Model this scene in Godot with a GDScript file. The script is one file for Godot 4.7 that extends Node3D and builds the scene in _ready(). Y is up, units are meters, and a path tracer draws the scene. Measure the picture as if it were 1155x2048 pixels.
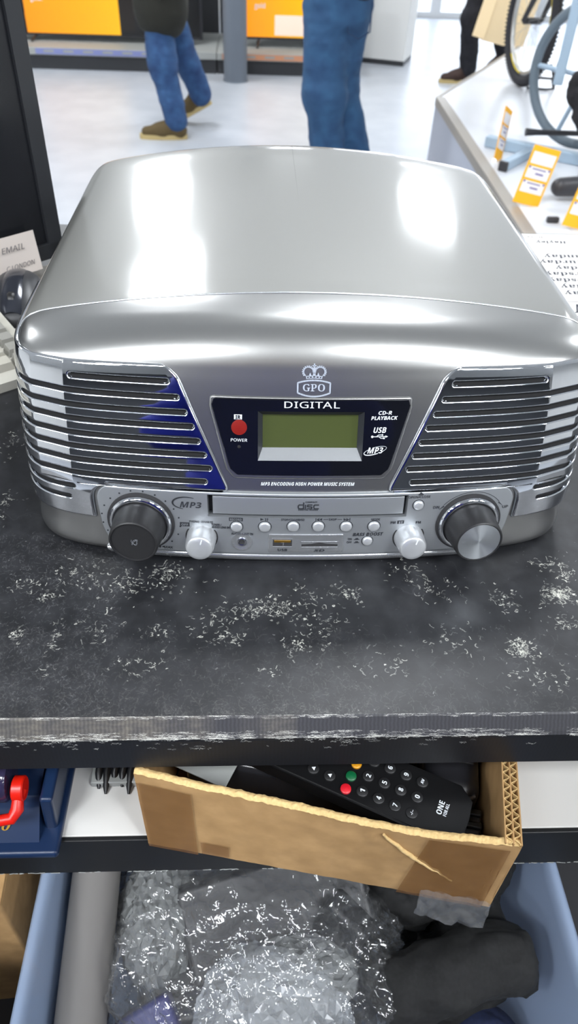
extends Node3D
# A shop counter with a silver retro music centre; shoppers, televisions and bicycles beyond it.

var M := {}
var taken := {}
var grain := FastNoiseLite.new()
const TOP := 1.07            # height of the worktop
const HOME := Vector3(0.041, 1.07, -0.66)   # base of the music centre

# ---------------------------------------------------------------- mesh kit
class MB:
	var v := PackedVector3Array()
	var n := PackedVector3Array()
	var uv := PackedVector2Array()
	var ix := PackedInt32Array()
	func add(p: Vector3, q: Vector3, t := Vector2.ZERO) -> int:
		v.append(p)
		n.append(q)
		uv.append(t)
		return v.size() - 1
	func tri(a: int, b: int, c: int) -> void:      # counter-clockwise from outside
		ix.append(a)
		ix.append(c)
		ix.append(b)
	func quad(a: int, b: int, c: int, d: int) -> void:
		tri(a, b, c)
		tri(a, c, d)
	func face(p: Array) -> void:                   # flat convex polygon, counter-clockwise from outside
		var q: Vector3 = (p[1] - p[0]).cross(p[2] - p[0]).normalized()
		var first := v.size()
		for k in p.size():
			add(p[k], q, Vector2(p[k].x, p[k].y))
		for k in range(1, p.size() - 1):
			tri(first, first + k, first + k + 1)
	func mesh() -> ArrayMesh:
		var a := []
		a.resize(Mesh.ARRAY_MAX)
		a[Mesh.ARRAY_VERTEX] = v
		a[Mesh.ARRAY_NORMAL] = n
		a[Mesh.ARRAY_TEX_UV] = uv
		a[Mesh.ARRAY_INDEX] = ix
		var m := ArrayMesh.new()
		m.add_surface_from_arrays(Mesh.PRIMITIVE_TRIANGLES, a)
		return m

func xf(p: Vector3, yaw := 0.0, pitch := 0.0, roll := 0.0) -> Transform3D:
	return Transform3D(Basis.from_euler(Vector3(pitch, yaw, roll)), p)

func rbox(b: MB, t: Transform3D, size: Vector3, r := 0.003, seg := 2) -> void:
	var h := size * 0.5
	r = minf(r, minf(h.x, minf(h.y, h.z)) * 0.98)
	for axis in 3:
		var u := (axis + 1) % 3
		var w := (axis + 2) % 3
		for sgn in [-1.0, 1.0]:
			var gu := PackedFloat32Array()
			var gw := PackedFloat32Array()
			for k in seg + 1:
				var f := r * (1.0 - tan(PI / 4 * (1.0 - float(k) / seg)))
				gu.append(-h[u] + f)
				gw.append(-h[w] + f)
			for k in range(seg, -1, -1):
				gu.append(-gu[k])
				gw.append(-gw[k])
			var first := b.v.size()
			for i in gu.size():
				for j in gw.size():
					var p := Vector3.ZERO
					p[axis] = h[axis] * sgn
					p[u] = gu[i]
					p[w] = gw[j]
					var c := p.clamp(-h + Vector3.ONE * r, h - Vector3.ONE * r)
					var q := (p - c).normalized()
					b.add(t * (c + q * r), (t.basis * q).normalized(), Vector2(gu[i], gw[j]))
			var cols := gw.size()
			for i in gu.size() - 1:
				for j in cols - 1:
					var k0 := first + i * cols + j
					if sgn > 0:
						b.quad(k0, k0 + cols, k0 + cols + 1, k0 + 1)
					else:
						b.quad(k0, k0 + 1, k0 + cols + 1, k0 + cols)

func lathe(b: MB, t: Transform3D, prof: Array, seg := 32) -> void:   # prof: Vector2(radius, height), upwards on the outside
	var nn := []
	for k in prof.size() - 1:
		var d: Vector2 = prof[k + 1] - prof[k]
		nn.append(Vector2(d.y, -d.x).normalized())
	for k in prof.size() - 1:
		var n0: Vector2 = nn[k]
		var n1: Vector2 = nn[k]
		if k > 0 and nn[k - 1].dot(nn[k]) > 0.75:
			n0 = (nn[k - 1] + nn[k]).normalized()
		if k < prof.size() - 2 and nn[k + 1].dot(nn[k]) > 0.75:
			n1 = (nn[k + 1] + nn[k]).normalized()
		var first := b.v.size()
		for i in seg + 1:
			var a := TAU * i / seg
			var c := cos(a)
			var s := sin(a)
			for e in 2:
				var p: Vector2 = prof[k + e]
				var q: Vector2 = n0 if e == 0 else n1
				b.add(t * Vector3(p.x * c, p.y, -p.x * s), (t.basis * Vector3(q.x * c, q.y, -q.x * s)).normalized(), Vector2(float(i) / seg, float(k + e)))
		for i in seg:
			var k0 := first + i * 2
			b.quad(k0, k0 + 2, k0 + 3, k0 + 1)

func tube(b: MB, pts: Array, rad, sides := 10, closed := false, flatten := 1.0) -> void:
	var cnt := pts.size()
	var first := b.v.size()
	var up := Vector3.UP
	var prev := Vector3.ZERO
	for k in cnt + (1 if closed else 0):
		var i := k % cnt
		var p: Vector3 = pts[i]
		var a: Vector3 = pts[(i - 1 + cnt) % cnt] if closed or i > 0 else p
		var c: Vector3 = pts[(i + 1) % cnt] if closed or i < cnt - 1 else p
		var d := (c - a).normalized()
		if prev == Vector3.ZERO:
			prev = (up if absf(d.y) < 0.9 else Vector3.RIGHT).cross(d).normalized()
		prev = (prev - d * prev.dot(d)).normalized()
		var w := d.cross(prev)
		var r: float = rad[i] if rad is Array else rad
		for j in sides + 1:
			var an := TAU * j / sides
			var q := prev * cos(an) + w * sin(an) * flatten
			b.add(p + q * r, q.normalized(), Vector2(float(j) / sides, float(k)))
	var total := cnt + (1 if closed else 0)
	for k in total - 1:
		for j in sides:
			var k0 := first + k * (sides + 1) + j
			b.quad(k0, k0 + 1, k0 + sides + 2, k0 + sides + 1)
	if not closed:
		for e in 2:
			var at := 0 if e == 0 else cnt - 1
			var d: Vector3 = (pts[1] - pts[0]).normalized() * -1.0 if e == 0 else (pts[cnt - 1] - pts[cnt - 2]).normalized()
			var mid := b.add(pts[at], d)
			var ring := []
			for j in sides + 1:
				ring.append(b.add(b.v[first + at * (sides + 1) + j], d))
			for j in sides:
				if e == 0:
					b.tri(mid, ring[j + 1], ring[j])
				else:
					b.tri(mid, ring[j], ring[j + 1])

func prism(b: MB, t: Transform3D, poly: PackedVector2Array, depth: float, soft := false) -> void:   # extruded along +z of t
	if Geometry2D.is_polygon_clockwise(poly):
		poly = poly.duplicate()
		poly.reverse()
	var ids := Geometry2D.triangulate_polygon(poly)
	for e in 2:
		var q := t.basis * Vector3(0, 0, 1.0 if e == 1 else -1.0)
		var first := b.v.size()
		for p in poly:
			b.add(t * Vector3(p.x, p.y, depth * e), q.normalized(), p)
		for k in range(0, ids.size(), 3):
			var a := poly[ids[k]]
			var ccw := (poly[ids[k + 1]] - a).cross(poly[ids[k + 2]] - a) > 0.0
			if ccw == (e == 1):
				b.tri(first + ids[k], first + ids[k + 1], first + ids[k + 2])
			else:
				b.tri(first + ids[k], first + ids[k + 2], first + ids[k + 1])
	var cnt := poly.size()
	for k in cnt:
		var p := poly[k]
		var c := poly[(k + 1) % cnt]
		var d := (c - p).normalized()
		var n0 := Vector2(d.y, -d.x)
		var n1 := n0
		if soft:
			var dp := (p - poly[(k - 1 + cnt) % cnt]).normalized()
			var dn := (poly[(k + 2) % cnt] - c).normalized()
			if dp.dot(d) > 0.6:
				n0 = (n0 + Vector2(dp.y, -dp.x)).normalized()
			if dn.dot(d) > 0.6:
				n1 = (n1 + Vector2(dn.y, -dn.x)).normalized()
		var w0 := (t.basis * Vector3(n0.x, n0.y, 0)).normalized()
		var w1 := (t.basis * Vector3(n1.x, n1.y, 0)).normalized()
		b.quad(b.add(t * Vector3(p.x, p.y, 0), w0), b.add(t * Vector3(c.x, c.y, 0), w1), b.add(t * Vector3(c.x, c.y, depth), w1), b.add(t * Vector3(p.x, p.y, depth), w0))

func ribbon(b: MB, t: Transform3D, pts: Array, width, depth := 0.0003) -> void:   # a flat printed stroke
	for k in pts.size() - 1:
		var p: Vector2 = pts[k]
		var q: Vector2 = pts[k + 1]
		var w0: float = (width[k] if width is Array else width) * 0.5
		var w1: float = (width[k + 1] if width is Array else width) * 0.5
		var d := (q - p).normalized()
		var s := Vector2(-d.y, d.x)
		var e := d * minf(w0, w1) * 0.3
		prism(b, t, PackedVector2Array([p - s * w0 - e, q - s * w1 + e, q + s * w1 + e, p + s * w0 - e]), depth)

func grid(b: MB, rows: Array, skip = null, flip := false) -> void:   # smooth sheet; columns run right, rows run up, seen from outside
	var nr := rows.size()
	var nc: int = rows[0].size()
	var first := b.v.size()
	for i in nr:
		var row: PackedVector3Array = rows[i]
		var lo: PackedVector3Array = rows[maxi(i - 1, 0)]
		var hi: PackedVector3Array = rows[mini(i + 1, nr - 1)]
		for j in nc:
			var q := (row[mini(j + 1, nc - 1)] - row[maxi(j - 1, 0)]).cross(hi[j] - lo[j]).normalized()
			if q == Vector3.ZERO:
				q = Vector3.UP
			b.add(row[j], -q if flip else q, Vector2(float(j) / (nc - 1), float(i) / (nr - 1)))
	for i in nr - 1:
		for j in nc - 1:
			if skip != null and skip.call(i, j):
				continue
			var k := first + i * nc + j
			if flip:
				b.quad(k, k + nc, k + nc + 1, k + 1)
			else:
				b.quad(k, k + 1, k + nc + 1, k + nc)

func clip(src: MB, f: Callable, cut = null) -> MB:   # what lies where f >= 0
	var b := MB.new()
	var val := PackedFloat32Array()
	for p in src.v:
		val.append(f.call(p))
	for k in range(0, src.ix.size(), 3):
		var id := [src.ix[k], src.ix[k + 2], src.ix[k + 1]]
		var got := []
		for e in 3:
			var i: int = id[e]
			var j: int = id[(e + 1) % 3]
			if val[i] >= 0:
				got.append(b.add(src.v[i], src.n[i], src.uv[i]))
			if (val[i] >= 0) != (val[j] >= 0):
				var w := val[i] / (val[i] - val[j])
				var p := src.v[i].lerp(src.v[j], w)
				got.append(b.add(p, src.n[i].lerp(src.n[j], w).normalized(), src.uv[i].lerp(src.uv[j], w)))
				if cut != null:
					cut.append(p)
		for e in range(1, got.size() - 1):
			b.tri(got[0], got[e], got[e + 1])
	return b

func nets(b: MB, bones: Array, cell: float, k := 0.04, wob := 0.0, freq := 9.0) -> void:   # surface nets round tapered bones [a, b, ra, rb]
	var lo := Vector3.ONE * 1e9
	var hi := -lo
	var pad := k * 0.5 + wob + cell * 2.5
	for o in bones:
		var r: float = maxf(o[2], o[3]) + pad
		lo = lo.min((o[0] as Vector3).min(o[1]) - Vector3.ONE * r)
		hi = hi.max((o[0] as Vector3).max(o[1]) + Vector3.ONE * r)
	var dim := Vector3i(((hi - lo) / cell).ceil()) + Vector3i.ONE
	var f := PackedFloat32Array()
	f.resize(dim.x * dim.y * dim.z)
	f.fill(1e3)
	var sy := dim.x
	var sz := dim.x * dim.y
	for o in bones:
		var a: Vector3 = o[0]
		var ba: Vector3 = o[1] - a
		var ra: float = o[2]
		var rb: float = o[3]
		var r := maxf(ra, rb) + pad
		var i0 := Vector3i(((a.min(o[1]) - Vector3.ONE * r - lo) / cell).floor()).clamp(Vector3i.ZERO, dim - Vector3i.ONE)
		var i1 := Vector3i(((a.max(o[1]) + Vector3.ONE * r - lo) / cell).ceil()).clamp(Vector3i.ZERO, dim - Vector3i.ONE)
		var inv := 1.0 / maxf(ba.length_squared(), 1e-9)
		for z in range(i0.z, i1.z + 1):
			for y in range(i0.y, i1.y + 1):
				var at := z * sz + y * sy + i0.x
				var p := lo + Vector3(i0.x, y, z) * cell - a
				for x in range(i0.x, i1.x + 1):
					var t := clampf(p.dot(ba) * inv, 0.0, 1.0)
					var d := (p - ba * t).length() - ra - (rb - ra) * t
					var e := f[at]
					if d < e + k:
						var h := maxf(k - absf(d - e), 0.0)
						f[at] = minf(d, e) - h * h * 0.25 / k
					at += 1
					p.x += cell
	if wob > 0.0:
		var at := 0
		for z in dim.z:
			for y in dim.y:
				for x in dim.x:
					if f[at] < 0.1 and f[at] > -0.1:
						var p := lo + Vector3(x, y, z) * cell
						f[at] += wob * grain.get_noise_3d(p.x * freq * 6.0, p.y * freq * 11.0, p.z * freq * 6.0)
					at += 1
	var vid := PackedInt32Array()
	vid.resize(f.size())
	vid.fill(-1)
	var cs := [0, 1, sy, sy + 1, sz, sz + 1, sz + sy, sz + sy + 1]
	var co := [Vector3(0, 0, 0), Vector3(1, 0, 0), Vector3(0, 1, 0), Vector3(1, 1, 0), Vector3(0, 0, 1), Vector3(1, 0, 1), Vector3(0, 1, 1), Vector3(1, 1, 1)]
	var ed := [[0, 1], [2, 3], [4, 5], [6, 7], [0, 2], [1, 3], [4, 6], [5, 7], [0, 4], [1, 5], [2, 6], [3, 7]]
	for z in dim.z - 1:
		for y in dim.y - 1:
			for x in dim.x - 1:
				var at := z * sz + y * sy + x
				if f[at] > 2.0 * cell:
					continue
				var neg := 0
				for c in 8:
					if f[at + cs[c]] < 0.0:
						neg += 1
				if neg == 0 or neg == 8:
					continue
				var sum := Vector3.ZERO
				var cnt := 0
				for e in ed:
					var fa := f[at + cs[e[0]]]
					var fb := f[at + cs[e[1]]]
					if (fa < 0.0) != (fb < 0.0):
						sum += co[e[0]].lerp(co[e[1]], fa / (fa - fb))
						cnt += 1
				var g := Vector3((f[at + 1] + f[at + sy + 1] + f[at + sz + 1] + f[at + sz + sy + 1]) - (f[at] + f[at + sy] + f[at + sz] + f[at + sz + sy]),
					(f[at + sy] + f[at + sy + 1] + f[at + sz + sy] + f[at + sz + sy + 1]) - (f[at] + f[at + 1] + f[at + sz] + f[at + sz + 1]),
					(f[at + sz] + f[at + sz + 1] + f[at + sz + sy] + f[at + sz + sy + 1]) - (f[at] + f[at + 1] + f[at + sy] + f[at + sy + 1]))
				var p := lo + (Vector3(x, y, z) + sum / cnt) * cell
				vid[at] = b.add(p, g.normalized(), Vector2(p.x + p.z, p.y))
	for z in range(1, dim.z - 1):
		for y in range(1, dim.y - 1):
			for x in range(1, dim.x - 1):
				var at := z * sz + y * sy + x
				var inside := f[at] < 0.0
				for axis in 3:
					var st: int = [1, sy, sz][axis]
					if inside == (f[at + st] < 0.0):
						continue
					var u: int = [sy, sz, 1][axis]
					var w: int = [sz, 1, sy][axis]
					var q0 := vid[at - u - w]
					var q1 := vid[at - w]
					var q2 := vid[at]
					var q3 := vid[at - u]
					if q0 < 0 or q1 < 0 or q2 < 0 or q3 < 0:
						continue
					if inside:
						b.quad(q0, q1, q2, q3)
					else:
						b.quad(q0, q3, q2, q1)

# ---------------------------------------------------------------- nodes
func numbered(called: String) -> String:
	taken[called] = taken.get(called, -1) + 1
	return called if taken[called] == 0 else "%s_%03d" % [called, taken[called]]

func tag(o: Node3D, label: String, category: String, group := "", kind := "") -> void:
	if label:
		o.set_meta("label", label)
	if category:
		o.set_meta("category", category)
	if group:
		o.set_meta("group", group)
	if kind:
		o.set_meta("kind", kind)

func thing(called: String, label: String, category: String, at := Vector3.ZERO, yaw := 0.0, group := "") -> Node3D:
	var o := Node3D.new()
	o.name = numbered(called)
	add_child(o, true)
	o.position = at
	o.rotation.y = yaw
	tag(o, label, category, group)
	return o

func put(b, called: String, m: Material, parent: Node3D, label := "") -> MeshInstance3D:
	var o := MeshInstance3D.new()
	o.name = numbered(called) if parent == self else called
	o.mesh = b.mesh() if b is MB else b
	o.material_override = m
	parent.add_child(o, true)
	if label:
		o.set_meta("label", label)
	return o

func solo(b, called: String, m: Material, label: String, category: String, at := Vector3.ZERO, group := "", kind := "") -> MeshInstance3D:
	var o := put(b, called, m, self)
	o.position = at
	tag(o, label, category, group, kind)
	return o

func struct(called: String, m: Material, lo: Vector3, hi: Vector3, label := "") -> MeshInstance3D:
	var b := MB.new()
	rbox(b, xf((lo + hi) * 0.5), hi - lo, 0.002, 1)
	var o := put(b, called, m, self)
	tag(o, label, "", "", "structure")
	return o

func letters(parent: Node3D, what: String, t: Transform3D, w: float, h: float, m: Material, bold := false, face := "Droid Sans", slant := 0.0) -> MeshInstance3D:
	var f := SystemFont.new()
	f.font_names = PackedStringArray([face])
	f.font_weight = 700 if bold else 400
	var tm := TextMesh.new()
	tm.font = f
	tm.text = what
	tm.font_size = 48
	tm.pixel_size = 0.01
	tm.depth = 0.02
	tm.curve_step = 1.0
	var box := tm.get_aabb()
	var sx := w / maxf(box.size.x, 1e-4)
	var sy := h / maxf(box.size.y, 1e-4)
	var c := box.get_center()
	var o := MeshInstance3D.new()
	o.name = "lettering"
	o.mesh = tm
	o.material_override = m
	var s := Basis(Vector3(sx, 0, 0), Vector3(slant * sy, sy, 0), Vector3(0, 0, 0.012))
	o.transform = t * Transform3D(s, -(s * c) + Vector3(0, 0, 0.0001))
	parent.add_child(o, true)
	return o

func mat(key: String, c: Color, rough := 0.5, metal := 0.0) -> StandardMaterial3D:
	var m := StandardMaterial3D.new()
	m.resource_name = key
	m.albedo_color = c
	m.roughness = rough
	m.metallic = metal
	M[key] = m
	return m

func speckle(m: StandardMaterial3D, lo: Color, hi: Color, scale: float, freq := 0.02, sd := 1, bump := 0.0) -> void:
	var fn := FastNoiseLite.new()
	fn.seed = sd
	fn.frequency = freq
	fn.fractal_octaves = 5
	var t := NoiseTexture2D.new()
	t.width = 512
	t.height = 512
	t.seamless = true
	t.noise = fn
	var g := Gradient.new()
	g.set_color(0, lo)
	g.set_color(1, hi)
	t.color_ramp = g
	m.albedo_texture = t
	m.uv1_triplanar = true
	m.uv1_scale = Vector3.ONE * scale
	if bump > 0.0:
		m.heightmap_enabled = true
		m.heightmap_texture = t
		m.heightmap_scale = bump

# ---------------------------------------------------------------- the scene
func _ready() -> void:
	grain.seed = 7
	grain.frequency = 0.1
	grain.fractal_octaves = 3
	set_camera_and_light()
	materials()
	room()
	worktop()
	music_centre()
	desk_things()
	box_and_remotes()
	tub_and_bag()
	display_plinth()
	televisions()
	shoppers()

func set_camera_and_light() -> void:
	var cam := Camera3D.new()
	cam.name = "camera"
	add_child(cam)
	var at := CameraAttributesPhysical.new()
	at.frustum_focal_length = 17.34
	at.exposure_aperture = 7.0
	at.frustum_focus_distance = 0.56
	cam.attributes = at
	cam.fov = rad_to_deg(2.0 * atan(1024.0 / 1480.0))
	cam.position = Vector3(0, 1.5, 0)
	cam.rotation_degrees = Vector3(-42.0, -3.6, 2.5)
	cam.near = 0.05
	cam.far = 60.0
	cam.current = true
	var sky := ProceduralSkyMaterial.new()            # an overcast afternoon outside the shopfront
	sky.sky_top_color = Color(0.80, 0.84, 0.90)
	sky.sky_horizon_color = Color(0.93, 0.94, 0.96)
	sky.ground_horizon_color = Color(0.80, 0.80, 0.80)
	sky.ground_bottom_color = Color(0.45, 0.45, 0.45)
	sky.sky_energy_multiplier = 2.8
	sky.ground_energy_multiplier = 1.8
	var env := Environment.new()
	env.background_mode = Environment.BG_SKY
	env.sky = Sky.new()
	env.sky.sky_material = sky
	env.tonemap_mode = Environment.TONE_MAPPER_LINEAR
	env.tonemap_exposure = 0.64
	env.sdfgi_enabled = true
	env.ssao_enabled = true
	env.ssil_enabled = true
	var we := WorldEnvironment.new()
	we.name = "surroundings"
	we.environment = env
	add_child(we)

const PANELS := [[-1.15, -6.38], [1.86, -6.45], [-0.85, -4.42], [-4.15, -6.4], [4.85, -6.4], [0.4, -9.3], [-2.9, -2.4], [0.5, -2.1], [3.3, -2.4], [-2.4, 0.9], [-0.8, 0.9], [0.9, 0.9], [2.5, 0.9], [-3.6, 2.4], [-1.9, 2.4], [2.1, 2.4], [3.8, 2.4]]  # some follow the lid's reflections; the nearer rows are added fill light
const PANEL_ENERGY := 7.0
const CEIL := 3.0

func materials() -> void:
	var m := mat("body_silver", Color(0.6, 0.6, 0.595), 0.30, 0.9)
	m.clearcoat_enabled = true
	m.clearcoat = 1.0
	m.clearcoat_roughness = 0.18
	m = mat("lid_silver", Color(0.475, 0.475, 0.46), 0.42, 0.35)
	m.clearcoat_enabled = true
	m.clearcoat = 1.0
	m.clearcoat_roughness = 0.11
	mat("plate_silver", Color(0.7, 0.715, 0.73), 0.38, 0.75)
	mat("bright_silver", Color(0.8, 0.81, 0.82), 0.25, 0.85)
	mat("knob_silver", Color(0.8, 0.81, 0.82), 0.33, 0.6)
	mat("chrome", Color(0.86, 0.87, 0.89), 0.045, 1.0)
	mat("black_cloth", Color(0.05, 0.05, 0.055), 0.9)
	mat("gap_black", Color(0.152, 0.152, 0.16), 0.8)
	mat("knob_black", Color(0.14, 0.14, 0.145), 0.38)
	mat("gloss_black", Color(0.055, 0.06, 0.085), 0.07)
	m = mat("spun_aluminium", Color(0.86, 0.88, 0.90), 0.32, 1.0)
	m.anisotropy_enabled = true
	m.anisotropy = -0.9
	mat("lcd_green", Color(0.27, 0.3, 0.16), 0.25)
	mat("print_dark", Color(0.16, 0.17, 0.19), 0.6)
	mat("print_white", Color(0.86, 0.88, 0.9), 0.5)
	mat("print_silver", Color(0.72, 0.75, 0.8), 0.4, 0.3)
	mat("sensor_red", Color(0.50, 0.11, 0.08), 0.3)
	mat("gold", Color(0.75, 0.58, 0.25), 0.3, 0.9)
	mat("glue", Color(0.4, 0.41, 0.43), 0.3)
	# room
	m = mat("floor_vinyl", Color(1, 1, 1), 0.35)
	speckle(m, Color(0.68, 0.70, 0.73), Color(0.74, 0.755, 0.78), 0.5, 0.012, 3)
	m.uv1_world_triplanar = true
	mat("staff_mat", Color(0.16, 0.16, 0.17), 0.8)
	mat("wall_slate", Color(0.22, 0.23, 0.25), 0.7)
	mat("wall_paint", Color(0.88, 0.88, 0.87), 0.8)
	m = mat("ceiling_tile", Color(0.9, 0.9, 0.89), 0.9)
	mat("grid_white", Color(0.85, 0.85, 0.85), 0.5)
	m = mat("lamp_panel", Color(0.95, 0.95, 0.95), 0.6)
	m.emission_enabled = true
	m.emission = Color(0.97, 0.98, 1.0)
	m.emission_energy_multiplier = 4.0
	m = mat("window_glass", Color(0.95, 0.97, 0.97, 0.06), 0.02)
	m.transparency = BaseMaterial3D.TRANSPARENCY_ALPHA
	mat("window_frame", Color(0.82, 0.83, 0.84), 0.4)
	m = mat("paving", Color(1, 1, 1), 0.9)
	speckle(m, Color(0.55, 0.54, 0.52), Color(0.68, 0.67, 0.65), 0.6, 0.02, 4)
	# counter and shelves
	mat("white_laminate", Color(0.83, 0.825, 0.81), 0.35)
	mat("black_edging", Color(0.075, 0.078, 0.085), 0.5)
	m = mat("carcass", Color(0.17, 0.17, 0.18), 0.6)
	# desk
	mat("monitor_black", Color(0.183, 0.19, 0.203), 0.32)
	mat("screen_off", Color(0.112, 0.118, 0.133), 0.25)
	m = mat("paper", Color(0.9, 0.89, 0.87), 0.8)
	m = mat("note_paper", Color(0.87, 0.83, 0.8), 0.8)
	mat("pencil", Color(0.52, 0.5, 0.5), 0.8)
	mat("ink", Color(0.18, 0.19, 0.24), 0.7)
	mat("mouse_grey", Color(0.16, 0.165, 0.18), 0.42)
	mat("mouse_gloss", Color(0.2, 0.21, 0.24), 0.15, 0.3)
	mat("mat_grey", Color(0.55, 0.53, 0.5), 0.7)
	mat("key_ivory", Color(0.7, 0.685, 0.64), 0.5)
	mat("key_grey", Color(0.56, 0.555, 0.53), 0.5)
	mat("keyboard_ivory", Color(0.72, 0.71, 0.67), 0.45)
	# box
	m = mat("cardboard", Color(1, 1, 1), 0.85)
	speckle(m, Color(0.62, 0.485, 0.31), Color(0.73, 0.585, 0.395), 6.0, 0.008, 5)
	m = mat("cardboard_torn", Color(1, 1, 1), 0.9)
	speckle(m, Color(0.74, 0.62, 0.41), Color(0.88, 0.76, 0.54), 20.0, 0.03, 6)
	m = mat("brown_tape", Color(0.5, 0.34, 0.16, 0.55), 0.28)
	m.transparency = BaseMaterial3D.TRANSPARENCY_ALPHA
	m = mat("clear_tape", Color(0.93, 0.94, 0.95, 0.10), 0.06)
	m.transparency = BaseMaterial3D.TRANSPARENCY_ALPHA
	mat("remote_black", Color(0.075, 0.075, 0.08), 0.28)
	mat("remote_key", Color(0.11, 0.11, 0.115), 0.45)
	mat("remote_grey", Color(0.13, 0.13, 0.145), 0.38)
	mat("remote_rim", Color(0.42, 0.42, 0.44), 0.2, 0.7)
	mat("key_silver", Color(0.58, 0.6, 0.63), 0.35)
	mat("key_red", Color(0.8, 0.1, 0.16), 0.4)
	mat("key_green", Color(0.03, 0.35, 0.2), 0.4)
	mat("key_yellow", Color(0.8, 0.55, 0.03), 0.4)
	mat("key_blue", Color(0.06, 0.12, 0.55), 0.4)
	mat("device_black", Color(0.152, 0.152, 0.164), 0.2)
	mat("scrap_grey", Color(0.6, 0.61, 0.6), 0.5)
	mat("case_navy", Color(0.075, 0.155, 0.28), 0.38)
	mat("clip_red", Color(0.82, 0.1, 0.035), 0.35)
	mat("roller_violet", Color(0.19, 0.172, 0.272), 0.12)
	# tub
	m = mat("tub_plastic", Color(0.7, 0.78, 0.9, 0.45), 0.35)
	m.transparency = BaseMaterial3D.TRANSPARENCY_ALPHA
	m = mat("clear_film", Color(0.97, 0.98, 0.99, 0.02), 0.06)
	m.transparency = BaseMaterial3D.TRANSPARENCY_ALPHA
	m.metallic_specular = 0.5
	m = mat("milky_film", Color(0.8, 0.82, 0.84, 0.32), 0.24)
	m.transparency = BaseMaterial3D.TRANSPARENCY_ALPHA
	mat("bag_dark", Color(0.10, 0.10, 0.11), 0.4)
	mat("bag_white", Color(0.42, 0.43, 0.43), 0.6)
	mat("bag_blue", Color(0.06, 0.08, 0.36), 0.5)
	m = mat("black_fabric", Color(1, 1, 1), 0.85)
	speckle(m, Color(0.035, 0.036, 0.038), Color(0.105, 0.108, 0.11), 8.0, 0.05, 8, 0.1)
	m = mat("blue_fabric", Color(1, 1, 1), 0.85)
	speckle(m, Color(0.05, 0.085, 0.19), Color(0.10, 0.15, 0.29), 8.0, 0.05, 9)
	mat("bin_grey", Color(0.42, 0.41, 0.4), 0.6)
	# beyond
	mat("plinth_top", Color(0.84, 0.85, 0.87), 0.3)
	mat("plinth_trim", Color(0.6, 0.575, 0.54), 0.4, 0.3)
	mat("plinth_side", Color(0.7, 0.72, 0.77), 0.5)
	mat("tyre_black", Color(0.172, 0.172, 0.19), 0.8)
	mat("rim_silver", Color(0.75, 0.75, 0.74), 0.3, 0.8)
	mat("bike_yellow", Color(0.86, 0.76, 0.05), 0.35)
	mat("bike_black", Color(0.19, 0.19, 0.206), 0.4)
	mat("bike_red", Color(0.6, 0.05, 0.1), 0.4)
	mat("pale_blue", Color(0.62, 0.7, 0.77), 0.35)
	mat("wheel_grey", Color(0.4, 0.45, 0.49), 0.5)
	m = mat("fur_black", Color(1, 1, 1), 0.95)
	speckle(m, Color(0.06, 0.058, 0.065), Color(0.20, 0.19, 0.21), 5.0, 0.06, 10, 0.6)
	mat("ticket_orange", Color(0.97, 0.70, 0.10), 0.6)
	mat("ticket_white", Color(0.9, 0.89, 0.9), 0.6)
	mat("ticket_ink", Color(0.45, 0.42, 0.62), 0.6)
	mat("post_grey", Color(0.4, 0.43, 0.47), 0.45)
	mat("tv_black", Color(0.152, 0.152, 0.168), 0.3)
	mat("stand_grey", Color(0.62, 0.63, 0.62), 0.5)
	mat("strip_violet", Color(0.5, 0.53, 0.72), 0.5)
	mat("strip_orange", Color(0.8, 0.56, 0.42), 0.5)
	mat("stand_black", Color(0.19, 0.196, 0.209), 0.5)
	# people
	m = mat("denim", Color(1, 1, 1), 0.85)
	speckle(m, Color(0.10, 0.20, 0.36), Color(0.24, 0.39, 0.56), 1.6, 0.012, 11)
	m = mat("denim_deep", Color(1, 1, 1), 0.85)
	speckle(m, Color(0.10, 0.22, 0.36), Color(0.19, 0.35, 0.49), 1.4, 0.012, 12)
	mat("stitch", Color(0.1, 0.2, 0.32), 0.8)
	mat("coat_olive", Color(0.12, 0.12, 0.09), 0.85)
	mat("coat_dark", Color(0.15, 0.15, 0.16), 0.85)
	m = mat("trouser_dark", Color(1, 1, 1), 0.85)
	speckle(m, Color(0.055, 0.055, 0.075), Color(0.13, 0.13, 0.17), 2.0, 0.02, 13)
	mat("shoe_khaki", Color(0.34, 0.28, 0.16), 0.8)
	mat("shoe_brown", Color(0.2, 0.12, 0.09), 0.7)
	mat("sole_cream", Color(0.72, 0.64, 0.44), 0.7)
	mat("skin", Color(0.72, 0.5, 0.38), 0.55)
	mat("hair_brown", Color(0.13, 0.08, 0.05), 0.7)
	mat("shirt_blue", Color(0.03, 0.1, 0.52), 0.75)
	mat("bag_paper", Color(0.94, 0.84, 0.67), 0.8)
	mat("phone_black", Color(0.152, 0.152, 0.16), 0.15)

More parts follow.
